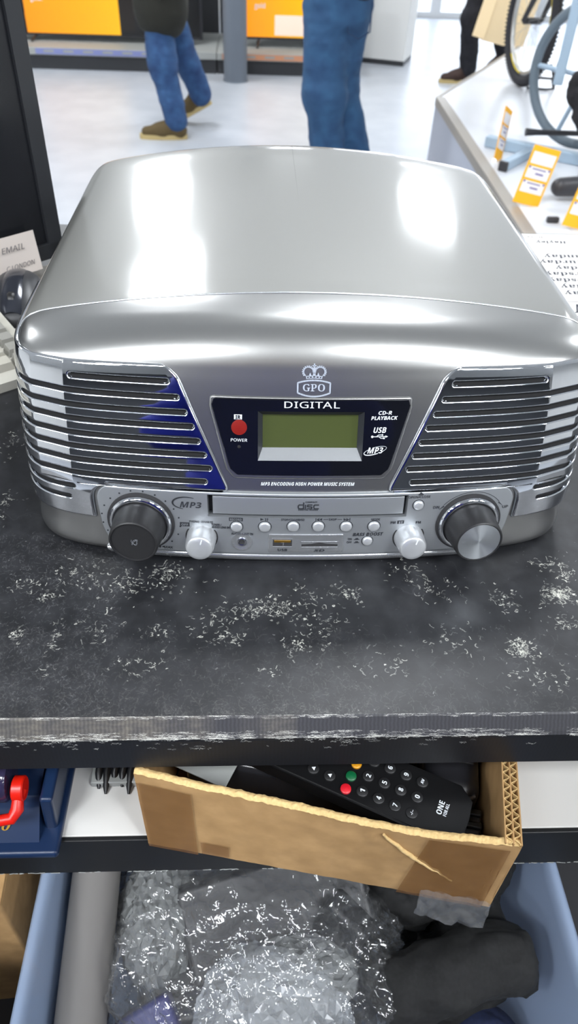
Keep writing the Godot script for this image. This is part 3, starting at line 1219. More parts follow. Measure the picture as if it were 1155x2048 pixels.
func disc_logo(tray: Node3D) -> void:
	var m: Material = M.print_dark
	letters(tray, "COMPACT", on_case(0.0022, 0.0592, 0.0019), 0.0090, 0.0012, m, true)
	letters(tray, "DIGITAL AUDIO", on_case(0.0, 0.0526, 0.0019), 0.0150, 0.0012, m, true)
	var b := MB.new()
	var t := on_case(0.0, 0.0557, 0.0019)
	var w := 0.0009
	ribbon(b, t, [Vector2(-0.0036, 0.0032), Vector2(-0.0036, -0.0021), Vector2(-0.0072, -0.0021), Vector2(-0.0076, -0.0012), Vector2(-0.0076, 0.0004), Vector2(-0.0070, 0.0012), Vector2(-0.0038, 0.0012)], w)
	ribbon(b, t, [Vector2(-0.0021, -0.0023), Vector2(-0.0021, 0.0012)], w)
	ribbon(b, t, [Vector2(0.0030, 0.0012), Vector2(-0.0004, 0.0012), Vector2(-0.0006, -0.0003), Vector2(0.0027, -0.0006), Vector2(0.0027, -0.0021), Vector2(-0.0008, -0.0021)], w)
	ribbon(b, t, [Vector2(0.0080, 0.0012), Vector2(0.0048, 0.0012), Vector2(0.0043, 0.0004), Vector2(0.0043, -0.0013), Vector2(0.0048, -0.0021), Vector2(0.0080, -0.0021)], w)
	put(b, "disc_mark", m, tray)

func swoosh(t: Transform3D, w: float, h: float, pen: float) -> MB:
	var b := MB.new()
	var pts := []
	var wid := []
	for k in 29:
		var a := lerpf(0.32, 1.42, k / 28.0) * PI
		pts.append(Vector2(cos(a) * w, sin(a) * h))
		wid.append(pen * (0.35 + sin(PI * k / 28.0)))
	ribbon(b, t, pts, wid)
	return b

func play_marks(b: MB, t: Transform3D, kind: String) -> void:
	var q := 0.0011
	match kind:
		"play":
			prism(b, t, PackedVector2Array([Vector2(-3 * q, q), Vector2(-3 * q, -q), Vector2(-0.6 * q, 0)]), 0.0003)
			ribbon(b, t, [Vector2(0.6 * q, -q), Vector2(0.6 * q, q)], 0.0006)
			ribbon(b, t, [Vector2(2 * q, -q), Vector2(2 * q, q)], 0.0006)
		"back", "next":
			var d := -1.0 if kind == "back" else 1.0
			for o in [-1.0, 1.0]:
				prism(b, t, PackedVector2Array([Vector2(o * q - d * q, q), Vector2(o * q - d * q, -q), Vector2(o * q + d * q, 0)]), 0.0003)
			ribbon(b, t, [Vector2(d * 2.4 * q, -q), Vector2(d * 2.4 * q, q)], 0.0005)
		"eject":
			prism(b, t, PackedVector2Array([Vector2(-1.7 * q, -0.3 * q), Vector2(1.7 * q, -0.3 * q), Vector2(0, 1.2 * q)]), 0.0003)
			ribbon(b, t, [Vector2(-1.7 * q, -0.9 * q), Vector2(1.7 * q, -0.9 * q)], 0.0006)

func badge(panel: Node3D, what: String, s: float, h: float, w: float, hh: float, tw: float, th: float) -> void:
	var b := MB.new()
	rbox(b, on_case(s, h, 0.0031), Vector3(w, hh, 0.0003), 0.0001, 1)
	put(b, "badge", M.print_dark, panel)
	print_on(panel, what, s, h, tw, th, M.plate_silver, 0.0034, true)

func panel_print(panel: Node3D, usb: Node3D) -> void:
	var d: Material = M.print_dark
	print_on(panel, "MP3", -0.0890, 0.0550, 0.0158, 0.0050, d, 0.0031, true, 0.25)
	put(swoosh(on_case(-0.0925, 0.0563, 0.0031), 0.0105, 0.0052, 0.0009), "swoosh", d, panel)
	badge(panel, "OFF", -0.0948, 0.0372, 0.0075, 0.0038, 0.0052, 0.0020)
	print_on(panel, "PHONO", -0.0872, 0.0403, 0.0078, 0.0018, d)
	print_on(panel, "CD/USB/SD", -0.0776, 0.0404, 0.0094, 0.0018, d)
	print_on(panel, "TUNER /", -0.0703, 0.0383, 0.0078, 0.0018, d, 0.0033, true)
	print_on(panel, "AUDIO LINE IN", -0.0672, 0.0360, 0.0138, 0.0018, d, 0.0033, true)
	badge(panel, "RECORD", -0.0552, 0.0438, 0.0106, 0.0032, 0.0090, 0.0019)
	print_on(panel, "STOP/CD/USB/SD", -0.0115, 0.0446, 0.0180, 0.0019, d)
	print_on(panel, "SKIP", 0.0192, 0.0448, 0.0062, 0.0019, d)
	print_on(panel, "MODE", 0.0527, 0.0441, 0.0068, 0.0019, d)
	var b := MB.new()
	for o in [[-0.0331, 0.0444, "play"], [0.0088, 0.0448, "back"], [0.0299, 0.0446, "next"], [0.0859, 0.0649, "eject"]]:
		b = MB.new()
		play_marks(b, on_case(o[0], o[1], 0.0031), o[2])
		put(b, "key_symbol", d, panel)
	b = MB.new()
	ribbon(b, on_case(0.0139, 0.0448, 0.0031), [Vector2(-0.0018, 0), Vector2(0.0018, 0)], 0.0003)
	ribbon(b, on_case(0.0247, 0.0447, 0.0031), [Vector2(-0.0018, 0), Vector2(0.0018, 0)], 0.0003)
	put(b, "dash_marks", d, panel)
	# on / off marks beside the bass switch
	for k in 2:
		b = MB.new()
		var o := on_case(0.0395, 0.0254 - 0.0030 * k, 0.0031)
		ribbon(b, o, [Vector2(-0.0020, -0.0006), Vector2(0.0020, -0.0006)], 0.0005)
		prism(b, o, PackedVector2Array([Vector2(-0.0010, -0.0004), Vector2(0.0012, -0.0004), Vector2(0.0012, 0.0007), Vector2(-0.0010, 0.0007)]), 0.0003)
		put(b, "switch_symbol", d, panel)
	print_on(panel, "AUDIO LINE IN", -0.0506, 0.0304, 0.0170, 0.0021, d)
	print_on(usb, "USB", -0.0188, 0.0162, 0.0074, 0.0024, d, 0.0040, true)
	print_on(usb, "SD", 0.0103, 0.0158, 0.0080, 0.0023, d, 0.0040, true, 0.4)
	print_on(panel, "BASS BOOST", 0.0481, 0.0300, 0.0235, 0.0031, d, 0.0032, true, 0.22)
	print_on(panel, "ON", 0.0340, 0.0254, 0.0030, 0.0018, d)
	print_on(panel, "OFF", 0.0336, 0.0224, 0.0040, 0.0018, d)
	print_on(panel, "FM", 0.0668, 0.0406, 0.0038, 0.0022, d, 0.0033, true)
	badge(panel, "ST", 0.0728, 0.0406, 0.0054, 0.0030, 0.0032, 0.0019)
	print_on(panel, "FM", 0.0869, 0.0398, 0.0040, 0.0022, d, 0.0033, true)
	print_on(panel, "OPEN/CLOSE", 0.0848, 0.0623, 0.0172, 0.0019, d)
	print_on(panel, "DN", 0.0994, 0.0528, 0.0046, 0.0023, d)
	print_on(panel, "UP", 0.1558, 0.0490, 0.0046, 0.0023, d)
	print_on(panel, "MAX", -0.1082, 0.0143, 0.0070, 0.0023, d)
	# dots of the volume scale
	b = MB.new()
	for k in 17:
		var a := lerpf(-0.32, 1.24, k / 16.0) * PI
		var o := on_case(-0.1288 + 0.0305 * cos(a), 0.0372 + 0.0288 * sin(a) * 0.93, 0.0031)
		if o.origin.y > 0.012:
			lathe(b, turned(o), [Vector2(0.0007, 0.0), Vector2(0.0007, 0.0002), Vector2(0.0, 0.00021)], 8)
	lathe(b, turned(on_case(-0.1150, 0.0145, 0.0031)), [Vector2(0.0011, 0.0), Vector2(0.0011, 0.0002), Vector2(0.0, 0.00021)], 10)
	put(b, "scale_dots", d, panel)
	# tuning arc with its two arrow ends
	b = MB.new()
	var arc := []
	for k in 25:
		var a := lerpf(0.22, 0.78, k / 24.0) * PI
		arc.append(on_case(0.1275 + 0.0290 * cos(a), 0.0372 + 0.0282 * sin(a) * 0.95, 0.0032).origin)
	tube(b, arc, 0.00022, 5)
	for e in [0.20, 0.80]:
		var a: float = e * PI
		var o := on_case(0.1275 + 0.0290 * cos(a), 0.0372 + 0.0272 * sin(a) * 0.95, 0.0031)
		var d2 := 1.0 if e > 0.5 else -1.0
		prism(b, o, PackedVector2Array([Vector2(-0.0022 * d2, -0.0018), Vector2(0.0012 * d2, 0.0016), Vector2(0.0016 * d2, 0.0006)]), 0.0003)
	put(b, "tuning_arc", d, panel)

func lcd(t: Node3D, glass: Node3D) -> void:
	var hs := [0.0912, 0.1265]
	var ih := [0.0990, 0.1230]
	var os := 0.0385
	var is_ := 0.0352
	var deep := -0.0042
	var corner := func(s: float, h: float, o: float) -> Vector3: return on_case(s, h, o).origin
	var frame := MB.new()
	var walls := MB.new()
	# four sloping walls; the sill below is the wide bright one
	var o := [[-os, hs[0]], [os, hs[0]], [os, hs[1]], [-os, hs[1]]]
	var i := [[-is_, ih[0]], [is_, ih[0]], [is_, ih[1]], [-is_, ih[1]]]
	for k in 4:
		var a: Array = o[k]
		var c: Array = o[(k + 1) % 4]
		var e: Array = i[(k + 1) % 4]
		var g: Array = i[k]
		(frame if k == 0 else walls).face([corner.call(a[0], a[1], 0.0023), corner.call(c[0], c[1], 0.0023), corner.call(e[0], e[1], deep), corner.call(g[0], g[1], deep)])
	put(frame, "display_sill", M.bright_silver, glass)
	put(walls, "display_reveal", M.print_dark, glass)
	var b := MB.new()
	b.face([corner.call(-is_ - 0.001, ih[0] - 0.001, deep - 0.0001), corner.call(is_ + 0.001, ih[0] - 0.001, deep - 0.0001), corner.call(is_ + 0.001, ih[1] + 0.001, deep - 0.0001), corner.call(-is_ - 0.001, ih[1] + 0.001, deep - 0.0001)])
	put(b, "display_screen", M.lcd_green, t, "blank olive-green liquid crystal screen")

func face_print(t: Node3D, glass: Node3D) -> void:
	var w: Material = M.print_white
	print_on(glass, "DIGITAL", 0.0003, 0.1314, 0.0400, 0.0046, w, 0.0023)
	print_on(glass, "CD-R", 0.0536, 0.1258, 0.0100, 0.0027, w, 0.0023, true, 0.2)
	print_on(glass, "PLAYBACK", 0.0532, 0.1222, 0.0190, 0.0027, w, 0.0023, true, 0.2)
	print_on(glass, "USB", 0.0505, 0.1137, 0.0092, 0.0042, w, 0.0023, true, 0.2)
	print_on(glass, "MP3", 0.0482, 0.0990, 0.0110, 0.0046, w, 0.0023, true, 0.25)
	print_on(glass, "POWER", -0.0522, 0.1059, 0.0120, 0.0022, w, 0.0023)
	var b := MB.new()
	rbox(b, on_case(-0.0528, 0.1222, 0.0022), Vector3(0.0058, 0.0036, 0.0004), 0.0001, 1)
	put(b, "badge", w, glass)
	print_on(glass, "IR", -0.0528, 0.1222, 0.0036, 0.0027, M.gloss_black, 0.0026, true)
	# loop round MP3 and the usb trident
	b = MB.new()
	var o := on_case(0.0480, 0.0988, 0.0023)
	var pts := []
	var wid := []
	for k in 41:
		var a := TAU * k / 40.0
		var p := Vector2(cos(a) * 0.0086, sin(a) * 0.0026).rotated(0.28)
		pts.append(p)
		wid.append(0.00018 + 0.0005 * maxf(0.0, -sin(a + 0.9)))
	for k in 40:
		if absf(pts[k].x) > 0.0044 or absf(pts[k].y) > 0.0024:
			ribbon(b, o, [pts[k], pts[k + 1]], wid[k])
	o = on_case(0.0505, 0.1090, 0.0023)
	ribbon(b, o, [Vector2(-0.0052, 0), Vector2(0.0050, 0)], 0.0005)
	prism(b, o, PackedVector2Array([Vector2(0.0044, 0.0009), Vector2(0.0044, -0.0009), Vector2(0.0062, 0)]), 0.0003)
	ribbon(b, o, [Vector2(-0.0024, 0), Vector2(-0.0008, 0.0013), Vector2(0.0016, 0.0013)], 0.0004)
	ribbon(b, o, [Vector2(-0.0006, 0), Vector2(0.0010, -0.0013), Vector2(0.0030, -0.0013)], 0.0004)
	rbox(b, o * xf(Vector3(0.0033, -0.0013, 0.0001)), Vector3(0.0013, 0.0012, 0.0003), 0.0001, 1)
	lathe(b, turned(o * xf(Vector3(-0.0054, 0, 0))), [Vector2(0.0009, 0), Vector2(0.0009, 0.0003), Vector2(0, 0.00031)], 12)
	lathe(b, turned(o * xf(Vector3(0.0020, 0.0013, 0))), [Vector2(0.0006, 0), Vector2(0.0006, 0.0003), Vector2(0, 0.00031)], 10)
	put(b, "print_marks", w, glass)
	b = MB.new()
	lathe(b, turned(on_case(-0.0521, 0.1149, 0.0020)), [Vector2(0.0058, 0), Vector2(0.0057, 0.0005), Vector2(0.004, 0.0008), Vector2(0, 0.0009)], 32)
	put(b, "remote_sensor", M.sensor_red, t, "round red infrared window")
	b = MB.new()
	lathe(b, turned(on_case(-0.0522, 0.1010, 0.0021)), [Vector2(0.0013, 0), Vector2(0.0012, 0.0004), Vector2(0, 0.0006)], 14)
	put(b, "power_lamp", M.knob_black, t)
	print_on(t, "MP3 ENCODING HIGH POWER MUSIC SYSTEM", -0.0009, 0.0731, 0.0700, 0.0026, w, 0.0003, true, 0.2)

func b_crest() -> MB:
	var b := MB.new()
	var c := on_case(0.0013, 0.1428, 0.0003)
	# shield ring
	var top := []
	for k in 13:
		var x := lerpf(-0.0116, 0.0116, k / 12.0)
		top.append(Vector2(x, 0.0050 - 0.0018 * pow(x / 0.0116, 2)))
	var bot := []
	for k in 13:
		var x := lerpf(0.0116, -0.0116, k / 12.0)
		bot.append(Vector2(x, -0.0066 + 0.0026 * pow(x / 0.0116, 2)))
	var loop := [] + top + bot
	loop.append(top[0])
	ribbon(b, c, loop, 0.0011)
	# crown: band, arches with pearls, orb and cross
	var k0 := on_case(0.0013, 0.1490, 0.0003)
	ribbon(b, k0, [Vector2(-0.0056, -0.0006), Vector2(0.0, -0.0001), Vector2(0.0056, -0.0006)], 0.0005)
	ribbon(b, k0, [Vector2(-0.0060, 0.0010), Vector2(0.0, 0.0016), Vector2(0.0060, 0.0010)], 0.0006)
	for x in [-0.0054, -0.0036, -0.0012, 0.0012, 0.0036, 0.0054]:
		ribbon(b, k0, [Vector2(x, -0.0005), Vector2(x, 0.0012)], 0.0008)
	for d in [-1.0, 1.0]:
		var arch := []
		for k in 15:
			var a := lerpf(-0.30, 1.02, k / 14.0) * PI
			arch.append(Vector2(d * (0.0042 + 0.0034 * cos(a)), 0.0043 + 0.0033 * sin(a)))
		arch.append(Vector2(0, 0.0030))
		ribbon(b, k0, arch, 0.0008)
		for k in 11:
			var a := lerpf(-0.22, 0.86, k / 10.0) * PI
			lathe(b, turned(k0 * xf(Vector3(d * (0.0042 + 0.0042 * cos(a)), 0.0043 + 0.0040 * sin(a), 0))), [Vector2(0.0005, 0), Vector2(0.0005, 0.0003), Vector2(0, 0.00031)], 8)
		prism(b, k0, PackedVector2Array([Vector2(d * 0.0038, 0.0016), Vector2(d * 0.0020, 0.0016), Vector2(d * 0.0029, 0.0038)]), 0.0003)
	prism(b, k0, PackedVector2Array([Vector2(-0.0010, 0.0016), Vector2(0.0010, 0.0016), Vector2(0.0006, 0.0060), Vector2(-0.0006, 0.0060)]), 0.0003)
	ribbon(b, k0, [Vector2(-0.0013, 0.0064), Vector2(0.0013, 0.0064)], 0.0012)
	ribbon(b, k0, [Vector2(0, 0.0070), Vector2(0, 0.0100)], 0.0009)
	ribbon(b, k0, [Vector2(-0.0013, 0.0085), Vector2(0.0013, 0.0085)], 0.0009)
	return b

# ---------------------------------------------------------------- counter
const FLAKES := [[-0.095, -0.394, 0.039, 0.015, 130], [-0.070, -0.405, 0.016, 0.011, 70], [-0.173, -0.392, 0.019, 0.010, 40], [-0.155, -0.382, 0.011, 0.006, 30], [-0.171, -0.344, 0.004, 0.005, 30], [-0.143, -0.339, 0.004, 0.022, 40], [-0.003, -0.366, 0.026, 0.011, 120], [0.020, -0.368, 0.019, 0.012, 80], [-0.032, -0.352, 0.015, 0.014, 50], [-0.017, -0.340, 0.011, 0.007, 30], [-0.072, -0.347, 0.011, 0.007, 30], [-0.083, -0.316, 0.021, 0.010, 40], [0.011, -0.311, 0.007, 0.004, 12], [0.041, -0.381, 0.016, 0.013, 40], [0.071, -0.383, 0.012, 0.010, 50], [0.049, -0.356, 0.019, 0.009, 40], [0.052, -0.337, 0.004, 0.009, 12], [0.125, -0.407, 0.020, 0.011, 40], [0.142, -0.386, 0.024, 0.015, 50], [0.195, -0.375, 0.012, 0.013, 60], [0.240, -0.380, 0.013, 0.009, 190], [0.194, -0.329, 0.010, 0.009, 120], [0.235, -0.352, 0.010, 0.005, 40], [0.201, -0.301, 0.021, 0.012, 50], [0.093, -0.315, 0.021, 0.013, 30], [0.144, -0.336, 0.022, 0.018, 40], [0.030, -0.333, 0.009, 0.009, 40], [0.242, -0.412, 0.017, 0.008, 50], [0.251, -0.401, 0.008, 0.005, 40], [-0.214, -0.485, 0.005, 0.025, 40], [-0.229, -0.563, 0.009, 0.037, 40], [-0.141, -0.408, 0.023, 0.011, 60], [-0.112, -0.348, 0.022, 0.022, 40]]

func dab(im: Image, x: float, y: float, c: Color, a: float) -> void:
	var w := im.get_width()
	var h := im.get_height()
	var i := posmod(int(x), w)
	var j := posmod(int(y), h)
	im.set_pixel(i, j, im.get_pixel(i, j).lerp(c, a))

func squiggle(im: Image, rng: RandomNumberGenerator, x: float, y: float, n: int, c: Color, a: float, bend := 0.5, wide := false) -> void:
	var d := rng.randf() * TAU
	var k := rng.randfn(0, bend)
	for i in n:
		dab(im, x, y, c, a)
		if wide:
			dab(im, x + 1, y, c, a * 0.7)
		x += cos(d)
		y += sin(d)
		d += k + rng.randfn(0, 0.25)

func worn_top() -> ImageTexture:
	var rng := RandomNumberGenerator.new()
	rng.seed = 21
	var w := 2048
	var h := 1024
	var fn := FastNoiseLite.new()
	fn.seed = 4
	fn.frequency = 0.02
	fn.fractal_octaves = 5
	var src := fn.get_image(w, h).get_data()
	var out := PackedByteArray()
	out.resize(w * h * 3)
	for k in w * h:
		var q := 29 + (src[k] - 128) / 9
		out[k * 3] = q
		out[k * 3 + 1] = q + 1
		out[k * 3 + 2] = q + 4
	var im := Image.create_from_data(w, h, false, Image.FORMAT_RGB8, out)
	var px := func(x: float, z: float) -> Vector2: return Vector2((x + 0.45) * w, (-0.275 - z) / 0.5 * h)
	# scuffed band along the front edge: short crossing scratches down to the grey core
	for k in 15000:
		var x := rng.randf_range(-0.45, 0.55)
		var z := -0.276 - pow(rng.randf(), 2.0) * 0.075
		var wear := 1.0 if x < 0.08 else 0.35
		if rng.randf() > wear:
			continue
		var p: Vector2 = px.call(x, z)
		var dark := rng.randf() < 0.35
		squiggle(im, rng, p.x, p.y, rng.randi_range(3, 13), Color(0.10, 0.10, 0.11) if dark else Color(0.43, 0.42, 0.40), 0.5 if dark else rng.randf_range(0.08, 0.35), 0.06)
	for k in 2600:
		var p: Vector2 = px.call(rng.randf_range(-0.22, -0.10), rng.randf_range(-0.45, -0.28))
		squiggle(im, rng, p.x, p.y, rng.randi_range(2, 9), Color(0.5, 0.5, 0.5), rng.randf_range(0.1, 0.4), 0.15)
	# long fine scratches
	for k in 90:
		var p: Vector2 = px.call(rng.randf_range(-0.45, 0.55), rng.randf_range(-0.7, -0.28))
		squiggle(im, rng, p.x, p.y, rng.randi_range(40, 160), Color(0.35, 0.35, 0.36), rng.randf_range(0.1, 0.35), 0.004)
	# flaked spots: pale curls where the laminate has lifted
	for o in FLAKES:
		for k in int(o[4] * 1.0):
			var p: Vector2 = px.call(o[0] + rng.randfn(0, o[2] * 0.55), minf(o[1] + rng.randfn(0, o[3] * 0.55), -0.277))
			var b := rng.randf_range(0.55, 0.92)
			squiggle(im, rng, p.x, p.y, rng.randi_range(2, 11), Color(b, b, b * 0.94), rng.randf_range(0.3, 0.95), 0.45, rng.randf() < 0.28)
	for k in 3200:
		var p: Vector2 = px.call(rng.randf_range(-0.45, 0.55), rng.randf_range(-0.775, -0.277))
		if fn.get_noise_2d(p.x * 0.5 + 900, p.y * 0.5) > -0.08:
			squiggle(im, rng, p.x, p.y, rng.randi_range(1, 4), Color(0.72, 0.72, 0.70), rng.randf_range(0.15, 0.7), 0.4)
	return ImageTexture.create_from_image(im)

func worn_edge(lit: bool) -> ImageTexture:  # lit picks the paler worn bevel; otherwise the darker front strip
	var rng := RandomNumberGenerator.new()
	rng.seed = 33 if lit else 34
	var w := 2048
	var h := 64
	var im := Image.create_empty(w, h, false, Image.FORMAT_RGB8)
	var fn := FastNoiseLite.new()
	fn.seed = 9
	fn.frequency = 0.012
	for i in w:
		var x := i / 2048.0 - 0.45
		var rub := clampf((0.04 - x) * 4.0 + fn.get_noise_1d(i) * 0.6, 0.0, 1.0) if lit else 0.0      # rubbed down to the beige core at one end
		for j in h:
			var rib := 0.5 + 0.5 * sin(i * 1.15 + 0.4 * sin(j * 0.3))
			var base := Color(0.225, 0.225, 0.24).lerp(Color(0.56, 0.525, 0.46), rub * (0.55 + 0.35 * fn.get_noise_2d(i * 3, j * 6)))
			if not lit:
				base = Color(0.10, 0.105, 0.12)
			im.set_pixel(i, j, base * (0.86 + 0.2 * rib + rng.randf_range(-0.04, 0.04)))
	var chips := 3800 if lit else 500
	for k in chips:
		var x := rng.randf() * w
		var y := (h - 1 - pow(rng.randf(), 2.2) * 20.0) if lit else pow(rng.randf(), 3.0) * 16.0
		if lit and k % 5 == 0:
			y = pow(rng.randf(), 2.0) * 9.0
		if fn.get_noise_1d(x * 1.7 + 400) < rng.randf_range(-0.35, 0.25):
			continue
		var b := rng.randf_range(0.6, 0.95)
		for q in rng.randi_range(3, 16):
			dab(im, x + q, clampf(y + rng.randf_range(-1, 1), 0, h - 1), Color(b, b, b * 0.96), rng.randf_range(0.4, 1.0))
	return ImageTexture.create_from_image(im)

func strip(b: MB, prof: Array, x0: float, x1: float, v0 := 0.002, v1 := 0.998) -> void:   # (z, y) profile drawn along x, outside to the front and up
	var run := 0.0
	for k in prof.size() - 1:
		run += (prof[k] as Vector2).distance_to(prof[k + 1])
	var c := v0
	for k in prof.size() - 1:
		var p: Vector2 = prof[k]
		var q: Vector2 = prof[k + 1]
		var nn := Vector3(0, q.x - p.x, p.y - q.y).normalized()
		var a := c
		c = a + (v1 - v0) * p.distance_to(q) / run
		b.quad(b.add(Vector3(x0, q.y, q.x), nn, Vector2(x0 + 0.45, c)), b.add(Vector3(x1, q.y, q.x), nn, Vector2(x1 + 0.45, c)), b.add(Vector3(x1, p.y, p.x), nn, Vector2(x1 + 0.45, a)), b.add(Vector3(x0, p.y, p.x), nn, Vector2(x0 + 0.45, a)))

func worktop() -> void:
	var x0 := -1.3
	var x1 := 1.0
	var t := thing("shop_counter", "long shop counter with a scratched and flaking black worktop", "counter")
	var m := mat("worn_laminate", Color(1, 1, 1), 0.42)
	m.albedo_texture = worn_top()
	var b := MB.new()
	var far := -1.115
	b.quad(b.add(Vector3(x0, TOP, -0.275), Vector3.UP, Vector2(x0 + 0.45, 0)), b.add(Vector3(x1, TOP, -0.275), Vector3.UP, Vector2(x1 + 0.45, 0)), b.add(Vector3(x1, TOP, far), Vector3.UP, Vector2(x1 + 0.45, 1.68)), b.add(Vector3(x0, TOP, far), Vector3.UP, Vector2(x0 + 0.45, 1.68)))
	put(b, "worktop_surface", m, t, "scratched black laminate surface with pale flaked spots")
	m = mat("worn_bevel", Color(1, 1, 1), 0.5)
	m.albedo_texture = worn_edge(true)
	b = MB.new()
	strip(b, [Vector2(-0.275, TOP), Vector2(-0.2738, TOP - 0.0011), Vector2(-0.2672, TOP - 0.0110), Vector2(-0.2658, TOP - 0.0135)], x0, x1)
	put(b, "edging_bevel", m, t, "worn ribbed bevel chipped white along its lower edge")
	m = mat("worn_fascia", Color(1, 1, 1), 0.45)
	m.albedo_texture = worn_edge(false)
	b = MB.new()
	strip(b, [Vector2(-0.2658, TOP - 0.0135), Vector2(-0.2655, TOP - 0.0160), Vector2(-0.2655, TOP - 0.0480), Vector2(-0.2675, TOP - 0.0500), Vector2(-0.2780, TOP - 0.0500)], x0, x1)
	put(b, "front_edging", m, t)
	b = MB.new()
	rbox(b, xf(Vector3((x0 + x1) / 2, TOP - 0.0255, (far - 0.277) / 2)), Vector3(x1 - x0, 0.049, -far - 0.277), 0.001, 1)
	put(b, "core_board", M.carcass, t)
	b = MB.new()
	rbox(b, xf(Vector3((x0 + x1) / 2, 0.51, far + 0.012)), Vector3(x1 - x0, 1.01, 0.02), 0.001, 1)
	put(b, "added_back_panel", M.white_laminate, t)  # unseen board, added to keep the space under the counter dark
	for x in [x0 + 0.01, x1 - 0.01]:
		b = MB.new()
		rbox(b, xf(Vector3(x, 0.51, -0.68)), Vector3(0.02, 1.01, 0.80), 0.001, 1)
		put(b, "added_end_panel", M.white_laminate, t)  # likewise added at both ends to block light under the counter
	under_shelf(t)

func under_shelf(counter: Node3D) -> void:      # the counter's fixed shelves
	var x0 := -1.28
	var x1 := 0.98
	var t := Node3D.new()
	t.name = "shelf"
	counter.add_child(t, true)
	t.set_meta("label", "white shelf board with a black front edging")
	var b := MB.new()
	rbox(b, xf(Vector3((x0 + x1) / 2, 0.880, -0.62)), Vector3(x1 - x0, 0.056, 0.70), 0.0008, 1)
	put(b, "board", M.white_laminate, t)
	b = MB.new()
	rbox(b, xf(Vector3((x0 + x1) / 2, 0.879, -0.2675)), Vector3(x1 - x0, 0.0585, 0.004), 0.001, 2)
	put(b, "front_edging", M.black_edging, t)
	b = MB.new()
	var rng := RandomNumberGenerator.new()
	rng.seed = 5
	for k in 150:
		rbox(b, xf(Vector3(rng.randf_range(-0.3, 0.4), 0.8502 + rng.randf_range(0, 0.0012), -0.2652), 0, 0, rng.randfn(0, 0.2)), Vector3(rng.randf_range(0.001, 0.006), rng.randf_range(0.0003, 0.0009), 0.0004), 0.0001, 1)
	var o := put(b, "edge_chips", M.scrap_grey, t)
	o.set_meta("kind", "stuff")
	t = Node3D.new()
	t.name = "base_shelf"
	counter.add_child(t, true)
	b = MB.new()
	rbox(b, xf(Vector3((x0 + x1) / 2, 0.50, -0.60)), Vector3(x1 - x0, 0.03, 0.98), 0.002, 1)
	put(b, "board", M.carcass, t)
	b = MB.new()
	rbox(b, xf(Vector3((x0 + x1) / 2, 0.24, -0.60)), Vector3(x1 - x0, 0.48, 0.90), 0.002, 1)
	put(b, "plinth", M.carcass, t)

